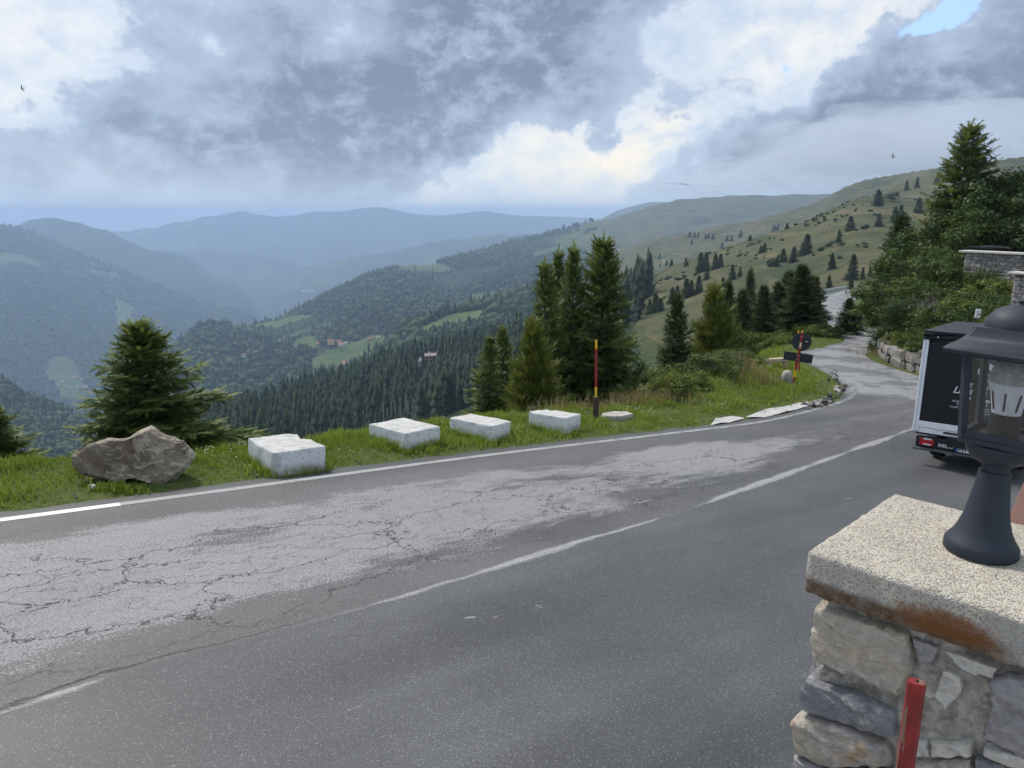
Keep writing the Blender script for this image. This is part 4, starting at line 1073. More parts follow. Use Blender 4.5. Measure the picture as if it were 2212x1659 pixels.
# bare stony places at the outside of the bend
bare = ((x > 4.0) & (y > 15.5) & (y < 20.5) & (e < 0.85)) | ((x > 8.6) & (y > 19.5) & (e < 1.0))
keep &= ~(bare & (rs.random(len(x)) < 0.93)); x, y, e = x[keep], y[keep], e[keep]
m = clear(x, y); x, y, e = x[m], y[m], e[m]
if len(x) > 95000:
    sel = rs.choice(len(x), 95000, replace=False); x, y, e = x[sel], y[sel], e[sel]
z = land(x, y)
tuft = fbm(x * 2.2 + 9, y * 2.2, 3)
h = (0.04 + 0.11 * sstep(tuft, 0.3, 0.75)) * np.clip(0.45 + e * 0.8, 0.4, 1.25) * rs.uniform(0.6, 1.3, len(x))
h = h * np.where((np.abs(x - pb.x) < 0.8) & (y < pb.y) & (y > pb.y - 0.75), 0.45, 1.0)
V, T, ti = blades(np.stack([x, y, z - 0.01], 1), h, rs, 0.0075, 0.8, np.clip(0.18 + 0.55 * tuft + rs.normal(0, 0.16, len(x)) + 0.35 * np.clip(0.75 - e, 0, 1), 0, 1))
grass_obj('grass', V, T, ti, GRASS, 'short bright green grass covering the road verge', 'grass')
# lusher tufts against the blocks and boulder
P = []
for bx, by, an, hx, hy in BLK:
    for k in range(520):
        sd = rs.integers(0, 3); q = rs.uniform(-hx, hx); p = rs.uniform(-hy, hy)
        if sd == 0: q = -hx - rs.uniform(0.0, 0.10)
        elif sd == 1: p = -hy - rs.uniform(0.0, 0.08)
        else: q = hx + rs.uniform(0, 0.1)
        if sd == 1 and rs.random() < 0.55: continue
        P.append((bx + q * math.cos(an) - p * math.sin(an), by + q * math.sin(an) + p * math.cos(an)))
for k in range(260):
    P.append((pb.x + rs.normal(-0.05, 0.22), pb.y - 0.30 - rs.uniform(0.0, 0.25)))
P = np.array(P); z = land(P[:, 0], P[:, 1])
V, T, ti = blades(np.column_stack([P, z - 0.01]), rs.uniform(0.06, 0.20, len(P)), rs, 0.0065, 1.0, np.clip(rs.normal(0.32, 0.18, len(P)), 0, 1))
grass_obj('grass_tufts', V, T, ti, GRASS, 'longer grass tufts growing against the white blocks and the boulder', 'grass')
# dry stalks
P = []
for (px_, py_, n, sx, sy) in [(1315, 876, 420, 1.2, 0.6), (1385, 868, 420, 1.3, 0.6), (1235, 884, 120, 1.0, 0.5), (1612, 800, 240, 0.9, 1.0), (1645, 828, 130, 0.7, 0.5), (1600, 785, 120, 0.8, 0.8), (1960, 728, 700, 2.0, 1.2), (1940, 718, 500, 1.8, 1.2), (690, 945, 8, 0.3, 0.2), (1180, 890, 40, 1.0, 0.4)]:
    q = hit(px_, py_, 8.0, 200)
    for k in range(n): P.append((q.x + rs.normal(0, sx * 0.5), q.y + rs.normal(0, sy * 0.5)))
P = np.array(P); z = land(P[:, 0], P[:, 1])
V, T, ti = blades(np.column_stack([P, z - 0.02]), rs.uniform(0.20, 0.52, len(P)), rs, 0.008, 0.8)
grass_obj('dry_grass', V, T, ti, DRY_G, 'straw-coloured tall dry grass around the bend', 'grass')
# rank herbs clothing the right-hand bank
x, y = scatter(60000, 14, 46, 20, 60, lambda x, y: (x - np.interp(y, W_Y, W_X) > 0.1) & (x - np.interp(y, W_Y, W_X) < 16) & (x / y > 0.40) & (x / y < 0.80))
sel = rs.choice(len(x), min(len(x), 30000), replace=False); x, y = x[sel], y[sel]; z = land(x, y)
V, T, ti = blades(np.stack([x, y, z - 0.02], 1), rs.uniform(0.15, 0.55, len(x)), rs, 0.030, 1.1, np.clip(rs.normal(0.25, 0.22, len(x)) + 0.5 * (fbm(x * 0.5, y * 0.5, 3) - 0.45), 0, 1))
grass_obj('bank_herbs', V, T, ti, LEAF, 'rank grass and herbs clothing the right-hand bank', 'herbs')
# grass on the valley side of the far road and on the bend's wedge
x, y = scatter(60000, 5, 40, 20, 95, lambda x, y: (flat_rho(x, y) < 3))
e = -ROADX(x, y); m = (e > 0.4) & (e < 9); x, y = x[m], y[m]; z = land(x, y)
V, T, ti = blades(np.stack([x, y, z - 0.02], 1), rs.uniform(0.06, 0.17, len(x)), rs, 0.016, 0.9)
grass_obj('wedge_grass', V, T, ti, GRASS, 'green grass between the bend and the spruces', 'grass')
# daisies
x, y = scatter(16000, -8, 11, 8, 24, lambda x, y: (flat_rho(x, y) < 0.2))
e = -ROADX(x, y); m = (e > 0.5) & (fbm(x * 0.9 + 3, y * 0.9, 3) > 0.54) & (e < 6); x, y = x[m][:600], y[m][:600]; z = land(x, y) + 0.13
n = len(x); an = np.linspace(0, 2 * np.pi, 5, endpoint=False)
ring = np.stack([np.cos(an), np.sin(an), 0 * an], 1) * 0.0085
V = (np.stack([x, y, z], 1)[:, None] + ring[None] + np.array([0, 0, 0.0])).reshape(-1, 3)
bidx = np.arange(n)[:, None] * 5
T = np.concatenate([bidx + np.array([[0, 1, 2]]), bidx + np.array([[0, 2, 3]]), bidx + np.array([[0, 3, 4]])])
grass_obj('daisies', V, T, np.ones(len(V)), plain('petals', (0.78, 0.78, 0.72), 0.7, 0.05), 'tiny white flowers dotted through the verge grass', 'flowers')

# purple willowherb in the thicket
P = []
for (px_, py_, n) in [(2004, 650, 22), (1994, 660, 14), (2018, 645, 8)]:
    q = ray(px_, py_); q = q * (28.6 / q.y)
    for k in range(n): P.append((q.x + rs.normal(0, 0.28), q.y + rs.normal(0, 0.25), q.z + rs.normal(0, 0.14)))
P = np.array(P); V, T, ti = blades(P, rs.uniform(0.10, 0.22, len(P)), rs, 0.025, 0.6)
grass_obj('willowherb', V, T, ti, plain('purple_petals', (0.22, 0.13, 0.18), 0.7, 0.15), 'pale purple wildflowers among the shrubs on the right-hand bank', 'flowers')

# ------------------------------------------------------------------ distant woods
HWIN = plain('dark_window', (0.03, 0.035, 0.04), 0.3, 0.1)
HW = plain('white_render', (0.72, 0.70, 0.66), 0.9, 0.06, 0.5); HY = plain('yellow_render', (0.66, 0.52, 0.26), 0.9, 0.06, 0.5); HP = plain('pink_render', (0.50, 0.27, 0.20), 0.9, 0.06, 0.5)
RT = plain('terracotta_roof', (0.30, 0.14, 0.09), 0.9, 0.15, 0.5); RG = plain('grey_roof', (0.34, 0.30, 0.28), 0.9, 0.15, 0.5)
def c8(x, y): return ((400 + x / 2.458) * 0.86406, (620 + y / 2.458) * 0.86406)
def c7(x, y): return ((780 + x / 5.53) * 0.86406, (820 + y / 5.53) * 0.86406)
HOUSES = [
    (c7(1605, 470), 13, 0.9, 2, HP, RG, 20, 'brick-red house with a grey-brown roof among the spruces'),
    (c7(1690, 420), 13, 0.8, 1, HP, RG, -15, 'brown-roofed annexe right behind the brick-red house'),
    (c7(1495, 545), 10, 0.7, 2, HW, RG, 55, 'white roadside building below the brick-red house'),
    (c7(488, 552), 18, 0.7, 2, HW, RT, -10, 'broad white house with a red roof alone in the green hollow'),
    (c7(265, 222), 11, 0.8, 2, HY, RT, 10, 'bright yellow house in the hamlet on the spur'),
    (c7(405, 245), 10, 0.8, 1, HW, RT, -20, 'small cream house right of the yellow house'),
    (c7(100, 245), 9, 0.9, 2, HP, RT, 15, 'tall pinkish house left of the yellow house'),
    (c7(455, 225), 8, 0.7, 1, HW, RG, 10, 'low pale house behind the cream house'),
    (c7(375, 192), 8, 0.6, 1, HY, RT, 0, 'low tan house at the top of the hamlet'),
    (c7(1305, 335), 9, 0.6, 1, HP, RG, 5, 'small reddish hut above the dark spruce forest'),
    (c7(1008, 165), 6, 0.8, 1, HW, RT, 0, 'tiny white house at the top end of the earthy track'),
    (c7(915, 142), 6, 0.7, 1, HW, RG, 0, 'tiny white cabin on the skyline of the hamlet'),
    (c7(795, 165), 9, 0.5, 1, HP, RT, 0, 'long low reddish barn behind the hamlet meadow'),
    (c8(515, 670), 7, 0.8, 2, HW, RT, 0, 'small white house far left of the hamlet'),
    (c8(700, 662), 5, 0.8, 2, HW, RG, 0, 'narrow white house between the hamlet and the far left house'),
    (c8(487, 858), 6, 0.8, 1, HW, RT, 0, 'white cottage low on the green mountainside'),
    (c8(1162, 805), 8, 0.6, 1, HW, HW, 0, 'white flat-roofed building at the edge of the spruce forest')]
DEAD = [(847, 868, 925), (856, 862, 925), (868, 858, 920), (878, 852, 920), (884, 864, 922), (893, 860, 925), (900, 876, 925), (864, 880, 930), (830, 872, 930), (839, 880, 930), (812, 890, 935), (786, 888, 930)]
HOME = [(hit(x_, y_, 200.0, 9000.0), wp) for (x_, y_), wp, *_ in HOUSES]
DEADQ = [hit(a_, c_, 150.0, 700.0) for a_, b_, c_ in DEAD]
def low_fir(seed, tiers=5, n=6):
    rs = np.random.default_rng(seed); V, Fc = [], []
    for k in range(tiers):
        z0 = k / tiers * 0.92; z1 = min(1.0, z0 + 1.5 / tiers); r = 0.17 * (1 - k / tiers) ** 0.8 + 0.02
        b = len(V); V.append((rs.normal(0, .01), rs.normal(0, .01), z1))
        for i in range(n):
            a = 2 * math.pi * (i + rs.uniform(-.2, .2)) / n; q = r * rs.uniform(0.7, 1.25); V.append((q * math.cos(a), q * math.sin(a), z0 + rs.uniform(-.03, .02)))
        for i in range(n): Fc.append((b, b + 1 + i, b + 1 + (i + 1) % n))
    return np.array(V), np.array(Fc)
def low_broad(seed):
    rs = np.random.default_rng(seed); bm = bmesh.new(); bmesh.ops.create_icosphere(bm, subdivisions=2, radius=0.5)
    V = np.array([v.co[:] for v in bm.verts]); Fc = np.array([[v.index for v in f.verts] for f in bm.faces]); bm.free()
    V = V * (1 + rs.normal(0, 0.13, (len(V), 1))) * np.array([0.95, 0.95, 1.0]) + np.array([0, 0, 0.42]); return V, Fc
FIRS = [low_fir(s) for s in (1, 2, 3)]; BROADS = [low_broad(s) for s in (4, 5)]
def wood(name, n, x0, x1, r0, r1, hmin, hmax, share, label, m, dense=0.5):
    rs = np.random.default_rng(abs(hash(name)) % 9973 if False else len(name) * 131 + n)
    u = rs.uniform(uk(x0, 700)[0], uk(x1, 700)[0], n * 4); rho = np.sqrt(rs.uniform(r0 ** 2, r1 ** 2, n * 4))
    x, y = u * rho, rho; fo, _ = cover(x, y); k = np.nonzero(fo > dense * rs.uniform(0.6, 1.3, len(fo)))[0][:n]
    x, y = x[k], y[k]; ok = np.ones(len(x), bool); lane = np.ones(len(x))
    for q_, wp_ in HOME:                                # clearings round the houses, young growth below them
        wm = wp_ * q_.y / F; near_ = np.abs(x / y - q_.x / q_.y) < 0.75 * wp_ / F
        ok &= ~(near_ & (y < q_.y + 1.5 * wm) & (y > q_.y - 2.0 * wm))
        lane = np.where(near_ & (y < q_.y) & (y > q_.y - 130), 0.28, lane)
    for q_ in DEADQ: lane = np.where((np.abs(x / y - q_.x / q_.y) < 7 / F) & (y < q_.y + 3) & (y > q_.y - 90), 0.5, lane)
    x, y, lane = x[ok], y[ok], lane[ok]; z = land(x, y); Vs, Fs, Ts = [], [], []; b = 0
    kind = np.where(rs.random(len(x)) < share * (0.6 + 0.8 * fbm(x / 120, y / 120, 2)), rs.integers(0, len(FIRS), len(x)), 10 + rs.integers(0, len(BROADS), len(x)))
    for q in np.unique(kind):
        V, Fc = FIRS[q] if q < 10 else BROADS[q - 10]; s = np.nonzero(kind == q)[0]
        hh = rs.uniform(hmin * 0.7, hmax, len(s)) * rs.uniform(0.8, 1.15, len(s)) * (1.0 if q < 10 else 0.62) * lane[s]; an = rs.uniform(0, 6.28, len(s)); wd = hh * rs.uniform(0.85, 1.25, len(s)) * (1.0 if q < 10 else 1.1)
        ca, sa = np.cos(an), np.sin(an)
        X = x[s, None] + (V[None, :, 0] * ca[:, None] - V[None, :, 1] * sa[:, None]) * wd[:, None]
        Y = y[s, None] + (V[None, :, 0] * sa[:, None] + V[None, :, 1] * ca[:, None]) * wd[:, None]
        Z = z[s, None] + V[None, :, 2] * hh[:, None] - 0.3
        Vs.append(np.stack([X, Y, Z], -1).reshape(-1, 3)); Fs.append((np.arange(len(s))[:, None, None] * len(V) + Fc[None]).reshape(-1, 3) + b); b += len(s) * len(V)
        tn = rs.uniform(0.0, 0.55, len(s)) if q < 10 else rs.uniform(0.45, 1.0, len(s)); Ts.append(np.repeat(tn, len(V)))
    o = obj(name, mesh_np(name, np.concatenate(Vs), np.concatenate(Fs), attrs=dict(tint=np.concatenate(Ts))), m)
    return tag(o, label, 'forest', kind='stuff')
WOODM = leafy('forest_green', [(0.0, (0.010, 0.022, 0.013)), (0.45, (0.022, 0.042, 0.018)), (0.7, (0.036, 0.066, 0.020)), (1.0, (0.062, 0.098, 0.028))], 0.8, 0.1)
wood('spruce_forest', 6500, 290, 1420, 235, 640, 10, 17, 1.15, 'dark spruce forest filling the slope below the white blocks', WOODM, 0.35)
wood('valley_forest', 3200, -130, 340, 640, 1180, 10, 17, 0.45, 'dim forest on the lower slope at the left', WOODM, 0.4)
wood('spur_forest', 5200, 630, 1430, 620, 1250, 9, 16, 0.45, 'mixed wood on the spur behind the spruce forest', WOODM, 0.5)
wood('mountain_forest', 15000, 320, 1330, 900, 2950, 12, 22, 0.40, 'wooded mountainside beyond the hamlet', WOODM, 0.5)
wood('opposite_forest', 9000, -150, 560, 2250, 4200, 16, 28, 0.5, 'hazy forest on the mountain across the valley', WOODM, 0.5)

# dead grey trunks standing in the spruce forest
DEADW = plain('dead_wood', (0.30, 0.275, 0.255), 0.9, 0.2, 3)
for k, (px_, top, base) in enumerate(DEAD):
    q = hit(px_, base, 150.0, 700.0); t0 = ray(px_, top); hgt = t0.z * (q.y / t0.y) - q.z
    r_ = empty('dead_tree', q, (0, R(rng.normal(0, 1.5)), 0), 'bare grey dead trunk standing in the spruce forest', 'dead tree', 'bare dead trunks in the spruce forest')
    bm = bmesh.new(); bm_tube(bm, (0, 0, -1), (0, 0, hgt), 0.34, 0.14, 6)
    obj('trunk', bm, DEADW, r_)
    bm = bmesh.new()
    for j in range(7):
        zz = hgt * (0.35 + 0.09 * j); a = rng.uniform(0, 6.28); bm_tube(bm, (0, 0, zz), (math.cos(a) * 1.1, math.sin(a) * 1.1, zz + 0.2), 0.07, 0.03, 4)
    tag(obj('branches', bm, DEADW, r_), kind='stuff')

# ------------------------------------------------------------------ single trees on the open slopes
def slope_tree(px_, top, base, label='small dark spruce dotted on the grassy slope beyond the bend', group='spruces dotted over the grassy slope', key='spruce_far', wide=1.0, name='spruce_tree'):
    q = hit(px_, base, 120.0, 4000.0); t0 = ray(px_, top); h_ = t0.z * (q.y / t0.y) - q.z
    plant(key, name, q.x, q.y, max(h_, 1.0), label, 'tree', group, wide=wide * random.uniform(1.05, 1.6), z=q.z - 0.05 * h_)
def c3(x, y): return ((1900 + x / 2.86) * 0.86406, (280 + y / 2.86) * 0.86406)
def c5(x, y): return ((1560 + x / 3.16) * 0.86406, (640 + y / 3.16) * 0.86406)
SLOPE_LAB = {(835, 552): 'spruce on the crest of the grassy slope, left of the upper road', (855, 568): 'spruce crowding the one on the crest left of the upper road',
 (1045, 488): 'spruce above the upper road, left one of two', (1120, 462): 'spruce above the upper road, right one of two', (1130, 612): 'spruce just below the right end of the upper road',
 (645, 742): 'spruce alone in the upper middle of the grassy slope', (560, 842): 'spruce alone in the very middle of the grassy slope', (330, 870): 'tallest slender spruce on the left half of the grassy slope',
 (510, 1006): 'broad spruce low on the slope above the far road', (660, 1015): 'biggest spruce of the slope, right above the guard rail', (640, 1200): 'spruce right behind the guard rail', (845, 728): 'broad spruce below the crest of the grassy slope'}
for x_, t0, b0 in [(835, 552, 672), (1045, 488, 560), (1120, 462, 540), (1130, 612, 722), (645, 742, 848), (845, 728, 822), (960, 676, 797), (1003, 662, 752), (1037, 718, 792), (560, 842, 930), (330, 870, 1018), (165, 976, 1075), (235, 960, 1078), (510, 1006, 1125), (660, 1015, 1195), (730, 1110, 1195), (785, 1105, 1175), (640, 1200, 1265), (490, 1165, 1262), (30, 935, 1005), (5, 955, 1012), (855, 568, 660), (1265, 436, 505)]:
    a, tq = c3(x_, t0); _, bq = c3(x_, b0); slope_tree(a, tq, bq, *((SLOPE_LAB[(x_, t0)],) if (x_, t0) in SLOPE_LAB else ()), wide=0.95)
for x_, t0, b0 in [(945, 565, 642), (505, 918, 970), (580, 918, 972), (100, 1035, 1103), (70, 1050, 1105), (695, 940, 970), (745, 925, 960), (330, 790, 825), (390, 755, 790), (455, 740, 765)]:
    a, tq = c3(x_, t0); _, bq = c3(x_, b0); slope_tree(a, tq, bq, 'small rounded bush dotted on the grassy slope beyond the bend', 'bushes dotted over the grassy slope', 'broad_far', 1.0, 'bush')
for x_, t0, b0 in [(375, 26, 78), (490, 12, 84), (598, -30, 135), (645, -30, 120), (720, -20, 105), (760, -20, 90), (655, 75, 190), (855, 66, 190), (915, 86, 165), (780, 166, 245), (1000, 126, 265), (380, 246, 375), (420, 232, 322), (490, 176, 330), (530, 190, 320), (590, 156, 296), (250, 300, 445), (200, 340, 455), (110, 335, 425), (60, 362, 465), (1160, 20, 80), (1205, 15, 84), (1330, -10, 54), (1640, 0, 104), (1795, 190, 265), (235, 225, 270), (140, 320, 430), (285, 330, 440), (30, 380, 470)]:
    a, tq = c5(x_, t0); _, bq = c5(x_, b0); slope_tree(a, tq, bq, wide=0.95)
for x_, t0, b0 in [(140, 65, 98), (172, 50, 90), (287, 58, 86), (75, 135, 185), (10, 185, 220)]:
    a, tq = c5(x_, t0); _, bq = c5(x_, b0); slope_tree(a, tq, bq, 'tiny hazy spruce on the pale far slope', 'tiny spruces on the pale far slope')
for a, bq in [(1490, 513), (1500, 516), (1508, 515), (1524, 517), (1530, 516), (1540, 518), (1570, 521), (1580, 520), (1620, 520), (1672, 499), (1680, 497), (1494, 530), (1700, 495), (1560, 535), (1600, 510), (1425, 560), (1440, 575), (1395, 580)]:
    slope_tree(a, bq - 13, bq, 'tiny hazy spruce on the pale far slope', 'tiny spruces on the pale far slope')

# low scrub roughening the open slope
rs = np.random.default_rng(31); n_ = 9000
u_ = rs.uniform(0.10, 0.62, n_); rho_ = np.sqrt(rs.uniform(170.0 ** 2, 520.0 ** 2, n_)); x_, y_ = u_ * rho_, rho_
k_ = fbm(x_ / 22.0, y_ / 22.0, 3) > 0.50 + 0.12 * rs.random(n_); x_, y_ = x_[k_][:520], y_[k_][:520]; z_ = land(x_, y_); V0, F0 = BROADS[0]; n_ = len(x_)
sz = rs.uniform(0.4, 1.6, n_) ** 1.5
V_ = np.stack([x_, y_, z_ - 0.15], 1)[:, None] + V0[None] * sz[:, None, None] * np.array([1.3, 1.3, 0.75])
o = obj('hillside_scrub', mesh_np('hillside_scrub', V_.reshape(-1, 3), (np.arange(n_)[:, None, None] * len(V0) + F0[None]).reshape(-1, 3), attrs=dict(tint=np.repeat(rs.uniform(0.1, 1, n_), len(V0)))), WOODM)
tag(o, 'low dark scrub speckling the grassy slope beyond the bend', 'scrub', kind='stuff')

# ------------------------------------------------------------------ houses
def house(px_, base, wpx, dep_ratio, storeys, wallc, roofc, rot, label, r0=200.0):
    q = hit(px_, base, r0, 9000.0); wdt = 1.25 * wpx * q.y / CP / F; hgt = 2.7 * storeys * max(0.75, wdt / 12); dpt = wdt * dep_ratio
    r_ = empty('house', (q.x, q.y, q.z - 0.5), (0, 0, R(rot)), label, 'house')
    bm = bmesh.new(); bm_box(bm, (0, 0, hgt / 2), (wdt, dpt, hgt + 1.0)); 
    wl = obj('wall', bm, wallc, r_)
    rh = dpt * 0.28; ov = 0.5
    bm = bmesh.new(); z0 = hgt + 0.5
    pts = [(-dpt / 2 - ov, z0 - 0.2), (0, z0 + rh), (dpt / 2 + ov, z0 - 0.2), (dpt / 2 + ov, z0 + 0.1), (0, z0 + rh + 0.35), (-dpt / 2 - ov, z0 + 0.1)]
    a_ = [bm.verts.new((-wdt / 2 - ov, p, zz)) for p, zz in pts]; b_ = [bm.verts.new((wdt / 2 + ov, p, zz)) for p, zz in pts]
    for i in range(6): bm.faces.new((a_[i], a_[(i + 1) % 6], b_[(i + 1) % 6], b_[i]))
    bm.faces.new(a_[::-1]); bm.faces.new(b_)
    rf = obj('roof', bm, roofc, r_)
    bm = bmesh.new(); bm_box(bm, (wdt * 0.2, dpt * 0.12, z0 + rh + 0.3), (0.7, 0.7, 1.6)); obj('chimney', bm, wallc, rf)
    nw = max(2, int(wdt / 4))
    for st_ in range(storeys):
        for i in range(nw):
            bm = bmesh.new(); bm_box(bm, (-wdt / 2 + wdt * (i + 0.5) / nw, -dpt / 2 - 0.03, hgt / storeys * (st_ + 0.55) + 0.3), (1.0, 0.12, 1.3)); obj('window', bm, HWIN, wl)
    return r_
for (x_, y_), wp, dr_, st_, wc, rc_, ro, lab in HOUSES:
    house(x_, y_, wp, dr_, st_, wc, rc_, ro, lab)
def c6(x, y): return ((x / 3.0726) * 0.86406, (780 + y / 3.0726) * 0.86406)
rs = np.random.default_rng(8)
for k, (x_, y_) in enumerate([(480, 540), (450, 565), (515, 578), (545, 582), (600, 578), (625, 585), (650, 575), (560, 505), (590, 508), (620, 520), (650, 518), (672, 510), (680, 575), (570, 650), (640, 525)]):
    a, bq = c6(x_, y_ + 6); q = hit(a, bq, 900.0)
    r_ = empty('house', q, (0, 0, rs.uniform(0, 3)), 'tiny pale house of the hazy village down in the valley', 'house', 'houses of the village down in the valley')
    wd_ = 6.5 * q.y / F; h_ = wd_ * 0.5
    bm = bmesh.new(); bm_box(bm, (0, 0, h_ / 2), (wd_, wd_ * 0.7, h_)); obj('wall', bm, (HW, HW, HP)[k % 3], r_)
    bm = bmesh.new(); a_ = [bm.verts.new(p) for p in ((-wd_ * .55, -wd_ * .4, h_), (wd_ * .55, -wd_ * .4, h_), (wd_ * .55, wd_ * .4, h_), (-wd_ * .55, wd_ * .4, h_), (-wd_ * .55, 0, h_ * 1.5), (wd_ * .55, 0, h_ * 1.5))]
    for f_ in ((0, 1, 5, 4), (2, 3, 4, 5), (0, 4, 3), (1, 2, 5), (0, 3, 2, 1)): bm.faces.new([a_[i] for i in f_])
    obj('roof', bm, RT if k % 2 else RG, r_)
for k, (x_, y_) in enumerate([(880, 265), (905, 268), (925, 262), (940, 266), (915, 255)]):
    a, bq = c8(x_, y_); q = hit(a, bq + 2, 900.0); wd_ = 6.0 * q.y / F; h_ = wd_ * 0.6
    r_ = empty('house', q, (0, 0, rs.uniform(0, 3)), 'tiny white house of the far hazy hamlet below the wooded ridge', 'house', 'houses of the far hazy hamlet')
    bm = bmesh.new(); bm_box(bm, (0, 0, h_ / 2), (wd_, wd_ * 0.7, h_)); obj('wall', bm, HW, r_)
    bm = bmesh.new(); bm_box(bm, (0, 0, h_ * 1.1), (wd_ * 1.1, wd_ * 0.8, h_ * 0.3), bevel=h_ * 0.1); obj('roof', bm, RG, r_)

# ------------------------------------------------------------------ dry-stone walls
def stone_mesh(seed):
    rs = np.random.default_rng(seed); bm = bmesh.new(); bm_box(bm, (0, 0, 0), (1, 1, 1), bevel=0.12)
    for v in bm.verts: v.co += Vector(rs.normal(0, 0.065, 3))
    me = bpy.data.meshes.new('stone'); bm.to_mesh(me); bm.free(); return me
def wall_stone_mat(name, cols):
    def f(t, b):
        oi = t.new('ShaderNodeObjectInfo').outputs['Random']; p = obj_co(t); n = t.noise(p, 2.2, 5, 0.65)
        c = t.ramp(oi, [(i / (len(cols) - 1), c_) for i, c_ in enumerate(cols)])
        c = t.vm('SCALE', c, s=t.lin(n, 0.25, 0.75, 0.65, 1.35)); t.put(b.inputs['Base Color'], c); b.inputs['Roughness'].default_value = 0.9
        bump(t, b, n, 0.6, 0.1)
    return mat(name, f)
STM = [stone_mesh(s) for s in range(6)]
WS1 = wall_stone_mat('wall_stones', [(0.16, 0.145, 0.135), (0.30, 0.28, 0.26), (0.20, 0.19, 0.19), (0.38, 0.35, 0.31), (0.24, 0.215, 0.20)])
WS2 = wall_stone_mat('bank_stones', [(0.115, 0.105, 0.095), (0.18, 0.165, 0.15), (0.25, 0.235, 0.215), (0.15, 0.14, 0.13)])
for m_ in STM: m_.materials.append(WS1)
MORT = plain('wall_joint', (0.11, 0.10, 0.09), 0.95, 0.3, 6)
def stone_wall(name, P, z_of, top_of, sw, sh, label, depth_dir, m_, rs):
    """courses of stones along a plan polyline"""
    P = np.array(P, float); L = np.concatenate([[0], np.cumsum(np.hypot(*np.diff(P, axis=0).T))])
    root = empty(name, (P[0, 0], P[0, 1], z_of(*P[0])), (0, 0, 0), label, 'wall')
    inv = -root.location
    bm = bmesh.new()
    for a, b in zip(P[:-1], P[1:]):
        nrm = Vector((depth_dir[0], depth_dir[1], 0)).normalized() * 0.32
        q = [(a[0], a[1], z_of(*a) - 0.3), (b[0], b[1], z_of(*b) - 0.3), (b[0], b[1], top_of(*b) - 0.04), (a[0], a[1], top_of(*a) - 0.04)]
        va = [bm.verts.new(Vector(p) + inv) for p in q]; vb = [bm.verts.new(Vector(p) + inv + nrm) for p in q]
        bm.faces.new(va); bm.faces.new(vb[::-1])
        for i in range(4): bm.faces.new((va[i], vb[i], vb[(i + 1) % 4], va[(i + 1) % 4]))
    obj('joint_bed', bm, MORT, root)
    zrow = 0.0; s = 0
    while True:
        hh = sh * rs.uniform(0.75, 1.3); s = rs.uniform(-0.3, 0) * sw; done = True
        while s < L[-1]:
            w_ = sw * rs.uniform(0.45, 1.6); c = s + w_ / 2
            if c < L[-1]:
                x = np.interp(c, L, P[:, 0]); y = np.interp(c, L, P[:, 1]); i = min(np.searchsorted(L, c), len(L) - 1); d_ = P[i] - P[i - 1]
                z0 = z_of(x, y) + zrow
                if z0 + hh * 0.6 < top_of(x, y):
                    done = False
                    o = obj('stone', STM[rs.integers(6)], None, root, loc=Vector((x, y, z0 + hh / 2)) + inv, rot=(rs.normal(0, .09), rs.normal(0, .12), math.atan2(d_[1], d_[0]) + rs.normal(0, .08)))
                    o.scale = (w_ * rs.uniform(0.88, 1.0), sw * rs.uniform(0.45, 0.75), hh * rs.uniform(0.82, 1.08))
                    if m_ is not WS1: o.material_slots[0].link = 'OBJECT'; o.material_slots[0].material = m_
            s += w_
        zrow += hh
        if done: break
    return root
rs = np.random.default_rng(4)
wpts = [(16.9, 35.0), (15.9, 32.6), (15.1, 30.2), (14.85, 28.6), (14.75, 27.0), (14.9, 25.0), (15.4, 22.5)]
stone_wall('dry_stone_wall', wpts, lambda x, y: plane(x, y) - 0.05, lambda x, y: plane(x, y) + 0.60 + 0.35 * float(sstep(np.array([28.0 - y]), 0, 1.5)[0]), 0.56, 0.26, 'grey dry-stone retaining wall at the inner side of the bend', (1, 0.3), WS2, rs)
# upper terrace wall
a0 = ray(2090, 545); a0 = a0 * (36.0 / a0.y); a1 = ray(2260, 553); a1 = a1 * (33.0 / a1.y)
base_z = lambda x, y: min(a0.z, a1.z) - 2.2
tw = stone_wall('terrace_wall', [(a0.x, a0.y), (a1.x, a1.y)], base_z, lambda x, y: a0.z + (x - a0.x) / (a1.x - a0.x) * (a1.z - a0.z), 0.26, 0.16, 'grey stone terrace wall with a pale coping among the trees', (0.4, 1), WS1, rs)
CAPM = plain('pale_coping', (0.50, 0.47, 0.42), 0.85, 0.12, 4)
bm = bmesh.new(); mid_ = (a0 + a1) / 2; dv = a1 - a0
bm_box(bm, mid_ - tw.location + Vector((0.1, 0.25, 0.04)), (dv.length + 0.3, 0.75, 0.09), Matrix.Rotation(math.atan2(dv.y, dv.x), 3, 'Z') @ Matrix.Rotation(-math.atan2(dv.z, math.hypot(dv.x, dv.y)), 3, 'Y'), bevel=0.01)
obj('coping', bm, CAPM, tw)
b0 = ray(2196, 592); b0 = b0 * (27.0 / b0.y); b1 = ray(2270, 596); b1 = b1 * (26.0 / b1.y)
tw2 = stone_wall('stone_pier', [(b0.x, b0.y), (b1.x, b1.y)], lambda x, y: b0.z - 2.4, lambda x, y: b0.z, 0.24, 0.15, 'stone gate pier at the right edge below the terrace wall', (0.4, 1), WS1, rs)
bm = bmesh.new(); mid_ = (b0 + b1) / 2; dv = b1 - b0
bm_box(bm, mid_ - tw2.location + Vector((0.05, 0.15, 0.03)), (dv.length + 0.2, 0.6, 0.07), Matrix.Rotation(math.atan2(dv.y, dv.x), 3, 'Z'), bevel=0.008); obj('coping', bm, CAPM, tw2)
